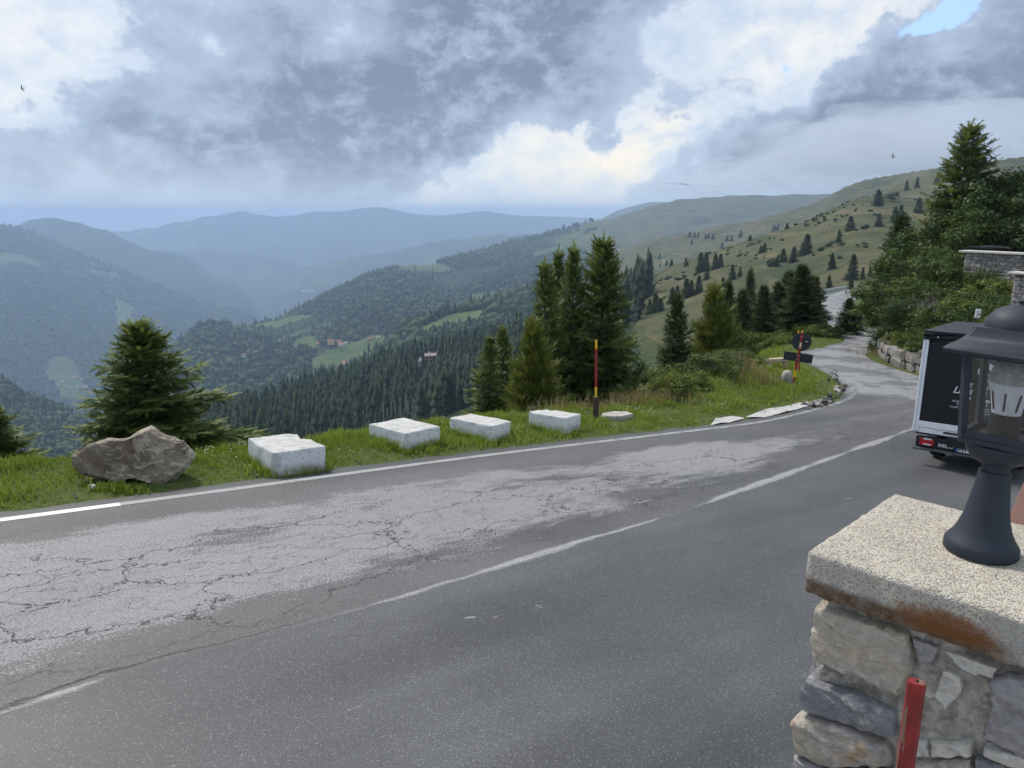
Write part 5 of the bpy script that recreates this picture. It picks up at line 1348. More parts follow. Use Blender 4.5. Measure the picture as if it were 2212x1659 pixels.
# folded black parasol cover lying on the terrace coping
q = ray(2150, 540); q = q * (36.2 / q.y)
bm = bmesh.new(); bmesh.ops.create_icosphere(bm, subdivisions=3, radius=0.5)
for v in bm.verts: v.co = Vector((v.co.x * 1.9, v.co.y * 0.7, max(-0.10, v.co.z * 0.22))) * (0.8 + 0.5 * float(fbm(np.array([v.co.x * 3]), np.array([v.co.y * 3 + v.co.z * 4]), 3)[0]))
cv = obj('black_cover', bm, plain('black_cloth', (0.014, 0.015, 0.018), 0.8, 0.2, 6), loc=(q.x, q.y + 0.45, a0.z + 0.16), rot=(0, 0, -0.3)); tag(cv, 'crumpled black cover lying on the terrace wall', 'cover')

# ------------------------------------------------------------------ guard rail and far signs
STEEL = plain('zinc_rail', (0.46, 0.48, 0.49), 0.5, 0.1, 1.0, metal=0.3)
msk = (EL[:, 1] > 97) & (EL[:, 1] < 176)
gl = EL[msk] + LNORM[msk] * 0.9; gl = gl[::5]
root = empty('guard_rail', (gl[0, 0], gl[0, 1], plane(*gl[0])), (0, 0, 0), 'grey steel guard rail round the far bend of the road', 'guard rail')
bm = bmesh.new(); prof = [(0.0, 0.42), (0.05, 0.48), (0.0, 0.55), (0.05, 0.62), (0.0, 0.72), (-0.03, 0.72), (-0.03, 0.42)]
tg = np.gradient(gl, axis=0); tg /= np.linalg.norm(tg, axis=1)[:, None]; rows = []
for p, t_ in zip(gl, tg):
    nn = (t_[1], -t_[0]); rows.append([bm.verts.new(Vector((p[0] + nn[0] * a, p[1] + nn[1] * a, plane(*p) + z_)) - root.location) for a, z_ in prof])
for a, b in zip(rows[:-1], rows[1:]):
    for i in range(len(prof)): bm.faces.new((a[i], a[(i + 1) % 7], b[(i + 1) % 7], b[i]))
obj('rail', bm, STEEL, root)
pm = None
for p, t_ in list(zip(gl, tg))[::1]:
    if pm is None:
        bm = bmesh.new(); bm_box(bm, (0, 0, 0.2), (0.10, 0.12, 1.0)); o = obj('post', bm, STEEL, root); pm = o.data
    else: o = obj('post', pm, None, root)
    o.location = Vector((p[0], p[1], plane(*p))) - root.location + Vector((-t_[1] * 0.09, t_[0] * 0.09, 0)); o.rotation_euler = (0, 0, math.atan2(t_[1], t_[0]))
def panel_sign(name, px_, py_, depth, wpx, hpx, faces, postm, label, rotz, lean=0):
    q = ray(px_, py_); q = q * (depth / q.y); k = depth / CP / F; w_, h_ = wpx * k, hpx * k
    gz = land1(q.x, q.y)
    r_ = empty(name, (q.x, q.y, gz), (0, R(lean), R(rotz)), label, 'sign')
    zc = q.z - gz
    bm = bmesh.new(); bm_box(bm, (0, 0, zc), (w_, 0.03, h_), bevel=0.006); pl_ = obj('panel', bm, faces[0], r_)
    for sx in ((-0.3, 0.3) if w_ > 1 else (0,)):
        bm = bmesh.new(); bm_tube(bm, (sx * w_, 0.05, -0.3), (sx * w_, 0.05, zc + h_ * 0.45), 0.035, 0.035, 8); obj('post', bm, postm, r_)
    for (fx, fz, fw, fh, m_) in faces[1:]:
        bm = bmesh.new(); bm_box(bm, (fx * w_, -0.018, zc + fz * h_), (fw * w_, 0.006, fh * h_)); obj('printed_bar', bm, m_, pl_)
REDS = plain('red_sign', (0.36, 0.028, 0.030), 0.5, 0.08); WHS = plain('white_sign', (0.74, 0.75, 0.76), 0.5, 0.06)
panel_sign('notice_board', 1861, 672, 46, 14, 16, [REDS, (0, 0.33, 0.6, 0.10, WHS), (0.0, 0.10, 0.7, 0.05, WHS), (-0.1, -0.1, 0.5, 0.05, WHS), (0.05, -0.30, 0.7, 0.05, WHS)], GALV, 'red board with white lines beside the far road', 10)
panel_sign('notice_board', 1867, 686, 46.6, 6, 11, [WHS, (0, 0.25, 0.6, 0.12, GALV), (0, -0.1, 0.6, 0.1, GALV)], GALV, 'narrow white board half behind the red board', 10)
panel_sign('notice_board', 2107, 677, 25.5, 14, 19, [WHS, (-0.05, 0.2, 0.6, 0.06, GALV), (0.05, 0.02, 0.6, 0.05, GALV), (0.2, -0.12, 0.4, 0.12, REDS), (-0.15, -0.25, 0.4, 0.06, GALV)], RUST, 'small white notice on a stake in the thicket', 14, 4)

# upper road cut along the crest of the slope
up_ = [(1888, 423), (1905, 424), (1925, 424), (1950, 425), (1980, 428), (2015, 432), (2060, 436)]
bm = bmesh.new(); rows = []
for a_, b_ in up_:
    q = ray(a_, b_); q = q * (458.0 / q.y); rows.append([bm.verts.new((q.x, q.y + d_, q.z + z_)) for d_, z_ in ((0, -1.6), (0, 0.25), (0.5, 0.25), (0.5, 0.0), (6.0, 0.05), (6.0, -1.6))])
for a_, b_ in zip(rows[:-1], rows[1:]):
    for i in range(6): bm.faces.new((a_[i], a_[(i + 1) % 6], b_[(i + 1) % 6], b_[i]))
bm.faces.new(rows[0][::-1]); bm.faces.new(rows[-1])
tag(obj('upper_road', bm, plain('pale_road_bank', (0.36, 0.335, 0.29), 0.9, 0.25, 0.4)), kind='structure')

# rubble and pale concrete apron along the bend
APR = plain('worn_concrete', (0.44, 0.43, 0.41), 0.9, 0.35, 5, bs=0.8, bd=0.02)
def apron(pts, name, lab):
    bm = bmesh.new(); c = np.mean([on_plane(*p).to_tuple() for p in pts], 0)
    vs_ = []
    for p in pts:
        q = on_plane(*p); vs_.append(bm.verts.new((q.x - c[0], q.y - c[1], plane(q.x, q.y) + 0.012 - plane(c[0], c[1]))))
    f_ = bm.faces.new(vs_); bmesh.ops.triangulate(bm, faces=[f_]); bmesh.ops.subdivide_edges(bm, edges=bm.edges[:], cuts=4)
    for v in bm.verts: v.co.z += (float(fbm(np.array([v.co.x * 4]), np.array([v.co.y * 4]), 3)[0]) - 0.45) * 0.07
    o = obj(name, bm, APR, loc=(c[0], c[1], plane(c[0], c[1]))); tag(o, kind='structure'); return o
apron([(1610, 902), (1655, 884), (1700, 879), (1738, 866), (1775, 866), (1740, 880), (1700, 890), (1650, 902)], 'concrete_apron', '')
apron([(1545, 906), (1580, 900), (1608, 905), (1575, 913), (1535, 918)], 'concrete_apron', '')
RUB = [stone_mesh(20 + s) for s in range(4)]
RUBM = wall_stone_mat('rubble', [(0.10, 0.095, 0.09), (0.22, 0.21, 0.195), (0.34, 0.32, 0.30), (0.16, 0.15, 0.14), (0.05, 0.048, 0.047)])
for m_ in RUB: m_.materials.append(RUBM)
P = []
for k in range(55):
    f_ = rs.random(); px_ = np.interp(f_, [0, 0.35, 0.6, 0.8, 1], [1740, 1790, 1822, 1830, 1800]); py_ = np.interp(f_, [0, 0.35, 0.6, 0.8, 1], [880, 868, 850, 835, 800])
    q = on_plane(px_ + rs.normal(0, 7) - 6, py_ + rs.normal(0, 4)); P.append((q.x, q.y, rs.uniform(0.05, 0.17)))
for k in range(40):
    i = rs.integers(40, 150); e_ = 0.40 + abs(rs.normal(0, 0.14)); q = EL[i] + LNORM[i] * e_; P.append((q[0], q[1], rs.uniform(0.02, 0.045)))
for x_, y_, s_ in P:
    o = obj('loose_stone', RUB[rs.integers(4)], None, None, loc=(x_, y_, land1(x_, y_) + s_ * 0.25), rot=tuple(rs.uniform(0, 6, 3))); o.scale = (s_, s_ * rs.uniform(0.6, 1), s_ * rs.uniform(0.4, 0.8))
    tag(o, 'loose grey stone lying along the crumbling road edge', 'stone', 'loose stones along the road edge')
pw = on_plane(200, 1056)
o = obj('paper_scrap', RUB[0], None, None, loc=(pw.x, pw.y, land1(pw.x, pw.y) + 0.05)); o.scale = (0.07, 0.05, 0.05); o.material_slots[0].link = 'OBJECT'; o.material_slots[0].material = WHS
tag(o, 'white scrap lying in the grass below the boulder', 'litter')

# ------------------------------------------------------------------ low cloud resting on the right-hand heights
cm = bpy.data.materials.new('cloud'); cm.use_nodes = True; t = NT(cm.node_tree); t.n.clear()
o_ = t.new('ShaderNodeOutputMaterial'); v_ = t.new('ShaderNodeVolumePrincipled'); v_.inputs['Color'].default_value = (0.80, 0.87, 0.97, 1); v_.inputs['Density'].default_value = 0.0028; v_.inputs['Anisotropy'].default_value = 0.3
t.l.new(v_.outputs[0], o_.inputs['Volume'])
def low_cloud(px_, py_, dist, sx, sy, sz, seed):
    q = ray(px_, py_); q = q * (dist / q.y)
    bm = bmesh.new(); bmesh.ops.create_icosphere(bm, subdivisions=5, radius=1.0)
    co = np.array([v.co[:] for v in bm.verts]); r_ = 0.62 + 0.95 * (fbm(co[:, 0] * 2.2 + seed + co[:, 2], co[:, 1] * 2.2 + co[:, 2] * 1.7 + seed * 2, 4, 0.55) - 0.25)
    co = co * r_[:, None] * np.array([sx, sy, sz]); co[:, 2] = np.maximum(co[:, 2], 90.0 - q.z + 6.0 * np.sin(co[:, 0] * 0.03))
    for v, c in zip(bm.verts, co): v.co = c
    o = obj('low_cloud', bm, cm, loc=q); shade_smooth(o, 180); tag(o, 'soft grey cloud resting on the right-hand ridge', 'cloud', 'low clouds on the ridge', kind='stuff')
for a_ in [(1700, 395, 2600, 420, 300, 110, 3), (1880, 350, 2000, 380, 300, 120, 8), (2060, 320, 1800, 380, 300, 130, 12), (1530, 405, 3300, 330, 300, 70, 17)]: low_cloud(*a_)

# ------------------------------------------------------------------ birds
BIRD = plain('dark_feathers', (0.02, 0.02, 0.022), 0.7, 0.1)
def bird(px_, py_, spread, bank, heading, label, dist=45.0):
    q = ray(px_, py_).normalized() * dist; s = spread * dist / F
    r_ = empty('bird', q, (R(bank), R(12), R(heading)), label, 'bird', 'swallows in the sky')
    bm = bmesh.new(); bm_lathe(bm, [(0.005, -0.5), (0.045, -0.3), (0.085, 0.0), (0.07, 0.25), (0.045, 0.36), (0.01, 0.46)], 10, Matrix.Rotation(R(90), 4, 'Y'))
    b_ = obj('body', bm, BIRD, r_)
    for sg in (1, -1):
        bm = bmesh.new(); o_ = [(0.18, 0.04 * sg), (0.16, 0.35 * sg), (0.02, 0.70 * sg), (-0.32, 1.02 * sg), (-0.14, 0.55 * sg), (-0.08, 0.28 * sg), (-0.10, 0.04 * sg)]
        up_ = [0.03, 0.10, 0.16, 0.10, 0.13, 0.08, 0.03]
        va = [bm.verts.new((x, y, z)) for (x, y), z in zip(o_, up_)]; vb = [bm.verts.new((x, y, z - 0.02)) for (x, y), z in zip(o_, up_)]
        bm.faces.new(va); bm.faces.new(vb[::-1])
        for i in range(7): bm.faces.new((va[i], vb[i], vb[(i + 1) % 7], va[(i + 1) % 7]))
        obj('wing', bm, BIRD, r_)
    bm = bmesh.new(); bm_poly(bm, [(-0.38, 0.03), (-0.78, 0.13), (-0.62, 0.0), (-0.78, -0.13), (-0.38, -0.03)], -0.01, 0.01); obj('tail', bm, BIRD, r_)
    r_.scale = (s, s, s)
bird(48, 191, 6.5, 70, 205, 'dark bird high at the left edge of the sky')
bird(1222, 136, 3.2, 50, 20, 'tiny bird near the top centre of the sky')
bird(1187, 305, 3.4, 60, 100, 'tiny bird above the bright cloud in the middle')
bird(1298, 347, 6.0, 75, 80, 'dark bird with raised wings before the bright cloud')
bird(1929, 338, 6.5, 55, 160, 'dark bird in the grey cloud left of the tall spruce')

# ------------------------------------------------------------------ truck
def text_mesh(body, size, shear=0.0, depth=0.0015, bold=0.0):
    cu = bpy.data.curves.new('lettering', 'FONT'); cu.body = body; cu.size = size; cu.shear = shear
    cu.extrude = depth; cu.offset = bold; cu.resolution_u = 3
    o = bpy.data.objects.new('tmp', cu); COL.objects.link(o)
    dg = bpy.context.evaluated_depsgraph_get(); me = bpy.data.meshes.new_from_object(o.evaluated_get(dg))
    bpy.data.objects.remove(o); return me
def build_truck():
    L = Vector((7.40, 13.73, 0)); L.z = plane(L.x, L.y)
    up = Vector((0.035, 0.045, 1)).normalized(); fw = Vector((0.62, 0.785, 0)); fw = (fw - up * fw.dot(up)).normalized(); rt = fw.cross(up)
    M = Matrix((rt, fw, up)).transposed().to_4x4(); M.translation = L
    root = empty('delivery_truck', (0, 0, 0), (0, 0, 0), 'black-tarped delivery truck with a white tail sill parked beside the lantern', 'truck')
    root.matrix_world = M
    Mi = M.inverted()
    def rear(cx_, cy_):
        """point of the tail plane seen at a spot of the enlarged view"""
        p = ray((2200 + cx_ / 4.608) * 0.86406, (760 + cy_ / 4.608) * 0.86406)
        o_ = Mi.translation; d_ = Mi.to_3x3() @ p; t = -o_.y / d_.y; q = o_ + d_ * t; return q.x, q.z
    TARP = plain('black_tarp', (0.012, 0.013, 0.016), 0.5, 0.2, 5, bs=0.25, bd=0.01)
    WHITE = plain('white_enamel', (0.80, 0.81, 0.82), 0.4, 0.04, 6)
    ALU = plain('aluminium', (0.74, 0.76, 0.79), 0.42, 0.05, 10)
    RUBB = plain('rubber', (0.014, 0.014, 0.014), 0.85, 0.2, 20)
    BLKP = plain('black_plastic', (0.018, 0.019, 0.021), 0.55, 0.15, 14)
    GREY = plain('grey_bumper', (0.085, 0.090, 0.098), 0.55, 0.1, 14)
    LTXT = plain('white_print', (0.74, 0.74, 0.74), 0.6, 0.03)
    W = 1.95
    z_s0 = rear(480, 1475)[1]; z_s1 = rear(480, 1345)[1]; z_top = rear(570, 415)[1]; z_roof = rear(565, 335)[1]
    LEN = 3.3
    def part(name, bm, m, par=None, smooth=False):
        o = obj(name, bm, m, par or root)
        if smooth: shade_smooth(o)
        return o
    # box body
    bm = bmesh.new(); bm_box(bm, (W / 2, LEN / 2 + 0.02, (z_s1 + z_top) / 2), (W - 0.10, LEN, z_top - z_s1)); part('tarp_side', bm, TARP)
    # tail curtain with slight slack
    bm = bmesh.new(); nx, nz = 26, 20
    g_ = [[bm.verts.new((0.09 + (W - 0.18) * i / nx, -0.012 + 0.012 * (float(fbm(np.array([i * 0.35]), np.array([j * 0.22 + 4]), 3)[0]) - 0.5), z_s1 + (z_top - z_s1) * j / nz)) for i in range(nx + 1)] for j in range(nz + 1)]
    for j in range(nz):
        for i in range(nx): bm.faces.new((g_[j][i], g_[j][i + 1], g_[j + 1][i + 1], g_[j + 1][i]))
    curtain = part('tail_curtain', bm, TARP, None, True)
    # crumpled roof flap and roof
    bm = bmesh.new(); nx, nz = 60, 10
    g_ = []
    for j in range(nz + 1):
        row = []
        for i in range(nx + 1):
            fx, fz = i / nx, j / nz
            fold = math.sin((fz * 2.3 - fx * 1.6) * 5.0 + 1.2) * 0.020 * (1 - fz * 0.6) + math.sin((fz * 3.1 - fx * 3.4) * 4.1) * 0.010
            row.append(bm.verts.new((0.0 + W * fx, -0.045 + fold, z_top - 0.015 + (z_roof - z_top + 0.02) * fz)))
        g_.append(row)
    for j in range(nz):
        for i in range(nx): bm.faces.new((g_[j][i], g_[j][i + 1], g_[j + 1][i + 1], g_[j + 1][i]))
    flap = part('roof_flap', bm, TARP, None, True)
    for fx in (0.26, 0.66, 1.3):
        bm = bmesh.new(); bmesh.ops.create_icosphere(bm, subdivisions=1, radius=0.012, matrix=Matrix.Translation((fx * 0.9, -0.075, z_top + 0.05 + 0.02))); part('eyelet', bm, WHITE, flap)
    bm = bmesh.new(); bm_box(bm, (W / 2, LEN / 2 - 0.02, z_roof + 0.02), (W + 0.04, LEN + 0.06, 0.05), bevel=0.02, seg=2); part('roof', bm, TARP)
    # corner posts
    for sx in (0, 1):
        x0 = 0.0 if sx == 0 else W
        for k, (dx_, wd_) in enumerate(((0.022, 0.040), (0.070, 0.048))):
            xx = x0 + (dx_ if sx == 0 else -dx_)
            bm = bmesh.new(); bm_box(bm, (xx, 0.0, (z_s0 + z_top) / 2 + 0.01), (wd_, 0.07, z_top - z_s0), bevel=0.006); part('corner_post', bm, ALU)
    # tail sill
    bm = bmesh.new(); bm_box(bm, (W / 2, 0.0, z_s1 - 0.05), (W - 0.18, 0.06, 0.11), bevel=0.008); part('sill', bm, WHITE)
    bm = bmesh.new(); bm_box(bm, (W / 2, 0.02, (z_s0 + z_s1) / 2 - 0.05), (W - 0.17, 0.05, (z_s1 - z_s0) - 0.09), bevel=0.006); sl = part('sill', bm, WHITE)
    bm = bmesh.new(); bm_box(bm, (0.78, -0.02, (z_s0 + z_s1) / 2 - 0.05), (0.55, 0.03, 0.035), bevel=0.012); part('handle_slot', bm, BLKP, sl)
    bm = bmesh.new(); bm_box(bm, (0.40, -0.03, (z_s0 + z_s1) / 2 - 0.01), (0.05, 0.03, 0.03), bevel=0.006); part('latch', bm, ALU, sl)
    # chassis, bumper, lamps
    zl = rear(545, 1590)[1]; xl0 = rear(455, 1585)[0]; xl1 = rear(638, 1585)[0]
    bm = bmesh.new(); bm_box(bm, (W / 2, 1.6, z_s0 - 0.09), (0.75, 3.4, 0.16)); part('chassis', bm, BLKP)
    bm = bmesh.new(); bm_box(bm, (W / 2, 1.65, z_s0 - 0.02), (W - 0.1, 3.2, 0.05)); part('floor', bm, BLKP)
    bm = bmesh.new(); bm_box(bm, (W / 2, 0.02, zl), (W - 0.16, 0.10, 0.20), bevel=0.015); part('lamp_bar', bm, BLKP)
    bm = bmesh.new(); bm_box(bm, (W / 2, -0.02, zl - 0.125), (W - 0.10, 0.13, 0.045), bevel=0.012); part('bumper', bm, GREY)
    bm = bmesh.new(); bm_box(bm, (0.66, 0.0, z_s0 - 0.055), (0.07, 0.05, 0.085), bevel=0.006); part('bracket', bm, WHITE)
    bm = bmesh.new(); bm_box(bm, (0.34, 0.02, z_s0 - 0.04), (0.15, 0.03, 0.035), bevel=0.004); part('bracket', bm, GREY)
    LRED = plain('red_lens', (0.42, 0.020, 0.022), 0.25, 0.1, 20); LCLR = plain('clear_lens', (0.55, 0.52, 0.52), 0.25, 0.05, 20)
    for x0, x1 in ((xl0, xl1), (W - xl1, W - xl0)):
        bm = bmesh.new(); bm_box(bm, ((x0 + x1) / 2, -0.045, zl + 0.01), (x1 - x0 + 0.03, 0.04, 0.17), bevel=0.012); tl = part('tail_light', bm, BLKP)
        bm = bmesh.new(); bm_box(bm, ((x0 + x1) / 2, -0.060, zl + 0.012), (x1 - x0, 0.035, 0.145), bevel=0.014, seg=2); part('red_lens', bm, LRED, tl)
        for dz_ in (0.055, -0.042):
            bm = bmesh.new(); bm_box(bm, ((x0 + x1) / 2 + 0.01, -0.076, zl + 0.012 + dz_), ((x1 - x0) * 0.52, 0.012, 0.030), bevel=0.005); part('clear_lens', bm, LCLR, tl)
    xb0, zb = rear(672, 1640); o = obj('badge', text_mesh('IVECO', 0.085, 0.0, 0.004, 0.002), ALU, root, loc=(xb0, -0.034, zb + 0.0), rot=(R(90), 0, 0))
    xp0, zp = rear(868, 1660)
    bm = bmesh.new(); bm_box(bm, (xp0 + 0.235, -0.042, zp + 0.0), (0.47, 0.012, 0.105), bevel=0.004); pl_ = part('licence_plate', bm, WHITE)
    bm = bmesh.new(); bm_box(bm, (xp0 + 0.022, -0.050, zp), (0.042, 0.006, 0.100)); part('blue_strip', bm, plain('plate_blue', (0.02, 0.07, 0.42), 0.4), pl_)
    obj('characters', text_mesh('FH 91', 0.108, 0.0, 0.001, 0.002), BLKP, pl_, loc=(xp0 + 0.052, -0.0495, zp - 0.038), rot=(R(90), 0, 0))
    # wheels
    for sx in (0.33, W - 0.33):
        for yy in (0.95, 3.6):
            bm = bmesh.new(); bm_lathe(bm, [(0.20, -0.13), (0.31, -0.13), (0.345, -0.10), (0.35, 0.0), (0.345, 0.10), (0.31, 0.13), (0.20, 0.13)], 28, Matrix.Translation((sx, yy, 0.345)) @ Matrix.Rotation(R(90), 4, 'Y'))
            wh = part('wheel', bm, RUBB, None, True)
            bm = bmesh.new(); bm_lathe(bm, [(0.02, -0.10), (0.19, -0.135), (0.20, 0.135), (0.02, 0.10)], 20, Matrix.Translation((sx, yy, 0.345)) @ Matrix.Rotation(R(90), 4, 'Y')); part('rim', bm, GREY, wh, True)
    # cab
    bm = bmesh.new()
    pr = [(3.4, 0.45), (5.05, 0.45), (5.15, 0.95), (4.95, 1.25), (4.35, 1.95), (3.5, 2.05), (3.4, 1.9)]
    a_ = [bm.verts.new((0.06, y_, z_)) for y_, z_ in pr]; b_ = [bm.verts.new((W - 0.06, y_, z_)) for y_, z_ in pr]
    bm.faces.new(a_); bm.faces.new(b_[::-1])
    for i in range(7): bm.faces.new((a_[i], b_[i], b_[(i + 1) % 7], a_[(i + 1) % 7]))
    bmesh.ops.bevel(bm, geom=bm.edges[:], offset=0.05, segments=2, affect='EDGES'); part('cab', bm, WHITE, None, True)
    # printing on the curtain
    def put(body, cx_, cy_, hpx, shear=0.25, par=curtain, bold=0.003):
        x_, z_ = rear(cx_, cy_); size = hpx / 4.608 * 0.86406 * 15.0 / F * 1.35
        obj('lettering', text_mesh(body, size, shear, 0.001, bold), LTXT, par, loc=(x_, -0.024, z_), rot=(R(90), 0, 0))
    put('L', 838, 1018, 74, 0.35, bold=0.002); put('a', 895, 1024, 66, 0.35, bold=0.002)
    put('E', 1008, 962, 52, 0.3); put('tec', 1135, 975, 56, 0.3)
    put('S', 1008, 1040, 56, 0.3); put('ez', 1120, 1056, 66, 0.3)
    put('ri', 1005, 1098, 36, 0.2); put('rin qe', 1118, 1118, 40, 0.2)
    put('ACQU', 833, 1122, 22, 0.1, bold=0.0); put('Via', 880, 1160, 20, 0.1, bold=0.0); put('Tel-030 89', 803, 1186, 19, 0.0, bold=0.0)
    put('o NIE B', 1118, 1165, 22, 0.1, bold=0.0)
    for cy_ in (1205, 1232, 1262):
        x_, z_ = rear(1160, cy_); bm = bmesh.new(); bm_box(bm, (x_ + 0.10, -0.024, z_), (0.20, 0.002, 0.008)); part('small_print', bm, LTXT, curtain)
    # swirl emblem: a round eye under a sickle
    def sickle(pts, wds):
        bm = bmesh.new(); P_ = [Vector(rear(*p)) for p in pts]; va, vb = [], []
        for i, p in enumerate(P_):
            d_ = (P_[min(i + 1, len(P_) - 1)] - P_[max(i - 1, 0)]).normalized(); n_ = Vector((-d_.y, d_.x)) * wds[i] * 0.5
            va.append(bm.verts.new((p.x + n_.x, -0.024, p.y + n_.y))); vb.append(bm.verts.new((p.x - n_.x, -0.024, p.y - n_.y)))
        for i in range(len(P_) - 1): bm.faces.new((va[i], va[i + 1], vb[i + 1], vb[i]))
        r_ = bmesh.ops.extrude_face_region(bm, geom=bm.faces[:]); bmesh.ops.translate(bm, verts=[e for e in r_['geom'] if isinstance(e, bmesh.types.BMVert)], vec=(0, 0.002, 0))
        part('emblem', bm, LTXT, curtain)
    x_, z_ = rear(1168, 772); bm = bmesh.new(); bm_tube(bm, (x_, -0.025, z_), (x_, -0.022, z_), 0.054, 0.054, 24); part('emblem', bm, LTXT, curtain)
    sickle([(1130, 800), (1165, 828), (1210, 836), (1245, 828), (1275, 806)], [0.01, 0.035, 0.045, 0.035, 0.005])
    sickle([(1185, 668), (1240, 690), (1285, 730), (1315, 790), (1310, 830), (1270, 866), (1210, 880), (1150, 862)], [0.01, 0.06, 0.09, 0.08, 0.05, 0.03, 0.03, 0.005])
    sickle([(1050, 668), (1040, 710), (1028, 745), (1015, 760)], [0.02, 0.02, 0.02, 0.035])
    sickle([(1012, 760), (1030, 764), (1050, 760)], [0.008, 0.02, 0.008])
build_truck()

# ------------------------------------------------------------------ terrace, pillar and lantern
EXV = Vector((0.695, -0.719, 0)).normalized(); EYV = Vector((0.719, 0.695, 0)).normalized(); A0 = Vector((0.609, 1.483, -0.68))
PM = Matrix((EXV, EYV, Vector((0, 0, 1)))).transposed().to_4x4(); PM.translation = A0
PMI = PM.inverted()
FRONT_Y = 0.045
def c2(cx_, cy_, yl=FRONT_Y):
    """enlarged-view spot -> (along, up) on the pillar's front plane"""
    p = ray((1900 + cx_ / 2.304) * 0.86406, (1200 + cy_ / 2.304) * 0.86406)
    o_ = PMI.translation; d_ = PMI.to_3x3() @ p; t = (yl - o_.y) / d_.y; q = o_ + d_ * t; return q.x, q.z
def aggregate(name, rust=True):
    def f(t, b):
        p = obj_co(t)
        v = t.new('ShaderNodeTexVoronoi'); t.put(v.inputs['Vector'], p); v.inputs['Scale'].default_value = 300
        r_, g_, b_ = t.sep(v.outputs['Color'])
        c = t.ramp(r_, [(0.0, (0.22, 0.205, 0.19)), (0.16, (0.34, 0.315, 0.27)), (0.36, (0.45, 0.41, 0.33)), (0.62, (0.54, 0.495, 0.40)), (0.85, (0.60, 0.565, 0.48)), (0.95, (0.40, 0.28, 0.21)), (1.0, (0.30, 0.30, 0.33))])
        n = t.noise(p, 9, 4, 0.6); c = t.vm('SCALE', c, s=t.lin(n, 0.3, 0.7, 0.84, 1.10))
        nz = t.sep(t.new('ShaderNodeNewGeometry').outputs['Normal'])[2]
        grime = t.m('MULTIPLY', t.ss(nz, 0.7, 0.2), t.ss(t.noise(p, 14, 5, 0.65), 0.40, 0.62))
        c = t.mix(t.m('MULTIPLY', grime, 0.6), c, (0.34, 0.335, 0.32))
        hole = t.ss(t.noise(p, 85, 2, 0.5), 0.70, 0.76); c = t.mix(t.m('MULTIPLY', hole, 0.7), c, (0.06, 0.06, 0.07))
        if rust:
            x, y, z = t.sep(p); n2 = t.noise(p, 38, 5, 0.7)
            band = t.m('MULTIPLY', t.ss(t.m('ADD', z, t.m('MULTIPLY', t.m('SUBTRACT', n2, 0.5), 0.020)), -0.052, -0.070), t.ss(y, 0.03, 0.0))
            band = t.m('MULTIPLY', band, t.ss(x, 0.42, 0.34))
            c = t.mix(t.m('MULTIPLY', band, t.lin(n2, 0.30, 0.6, 0.65, 1.0)), c, (0.095, 0.052, 0.024))
            e = t.m('ADD', t.m('POWER', t.m('DIVIDE', t.m('SUBTRACT', x, 0.270), 0.092), 2.0), t.m('POWER', t.m('DIVIDE', t.m('ADD', z, 0.060), 0.030), 2.0))
            spot = t.m('MULTIPLY', t.ss(t.m('ADD', e, t.m('MULTIPLY', t.m('SUBTRACT', n2, 0.5), 2.2)), 1.45, 0.15), t.ss(y, 0.03, 0.0))
            c = t.mix(t.m('MULTIPLY', spot, 0.9), c, (0.165, 0.060, 0.012))
            under = t.m('MULTIPLY', t.ss(z, -0.096, -0.104), t.ss(n2, 0.4, 0.6)); c = t.mix(t.m('MULTIPLY', under, 0.8), c, (0.50, 0.44, 0.33))
        t.put(b.inputs['Base Color'], c); b.inputs['Roughness'].default_value = 0.85
        bump(t, b, t.m('ADD', v.outputs['Distance'], t.m('MULTIPLY', hole, 0.8)), 0.8, -0.004)
    return mat(name, f)
pillar = empty('stone_pillar', (0, 0, 0), (0, 0, 0), 'stone terrace pillar with a rust-stained aggregate cap in the foreground', 'pillar')
pillar.matrix_world = PM @ Matrix.Translation((0.27, 0.24, -1.05)); PBASE = Matrix.Translation((-0.27, -0.24, 1.05))
def ppart(name, bm, m, par=None, smooth=None):
    me = bpy.data.meshes.new(name); bm.to_mesh(me); bm.free()
    o = obj(name, me, m, par or pillar)
    if par is None: o.matrix_local = PBASE
    if smooth: shade_smooth(o, smooth)
    return o
# cap
bm = bmesh.new(); CW, CD, CT = 0.55, 0.48, 0.096
bmesh.ops.create_cube(bm, size=1.0)
bmesh.ops.subdivide_edges(bm, edges=bm.edges[:], cuts=46, use_grid_fill=True)
co_ = np.array([v.co[:] for v in bm.verts]); hs_ = np.array([CW, CD, CT]) / 2
co_ = np.sign(co_) * (0.5 - (0.5 - np.abs(co_)) ** 1.35 * 0.5 ** -0.35) * 2 * hs_          # finer grid towards the edges
rr_ = 0.013; inn_ = np.clip(co_, -(hs_ - rr_), hs_ - rr_); dv_ = co_ - inn_; ln_ = np.linalg.norm(dv_, axis=1, keepdims=True) + 1e-9
co_ = inn_ + dv_ / ln_ * rr_; out_ = dv_ / ln_
n_a = fbm(co_[:, 0] * 70 + co_[:, 2] * 41, co_[:, 1] * 70 + co_[:, 2] * 57 + 5, 3) - 0.5; n_b = fbm(co_[:, 0] * 11 + co_[:, 2] * 20, co_[:, 1] * 11 + 3, 3) - 0.5
low_ = np.clip((-co_[:, 2] - 0.030) / 0.018, 0, 1)
co_ = co_ + out_ * (n_a * 0.004 + n_b * 0.006 + n_a * low_ * 0.010)[:, None]; co_[:, 2] += np.where(low_ > 0.6, n_b * 0.014, 0)
co_ = co_ + np.array([CW / 2, CD / 2, -CT / 2])
for v, c in zip(bm.verts, co_): v.co = c
ppart('cap', bm, aggregate('exposed_aggregate'), None, 170)
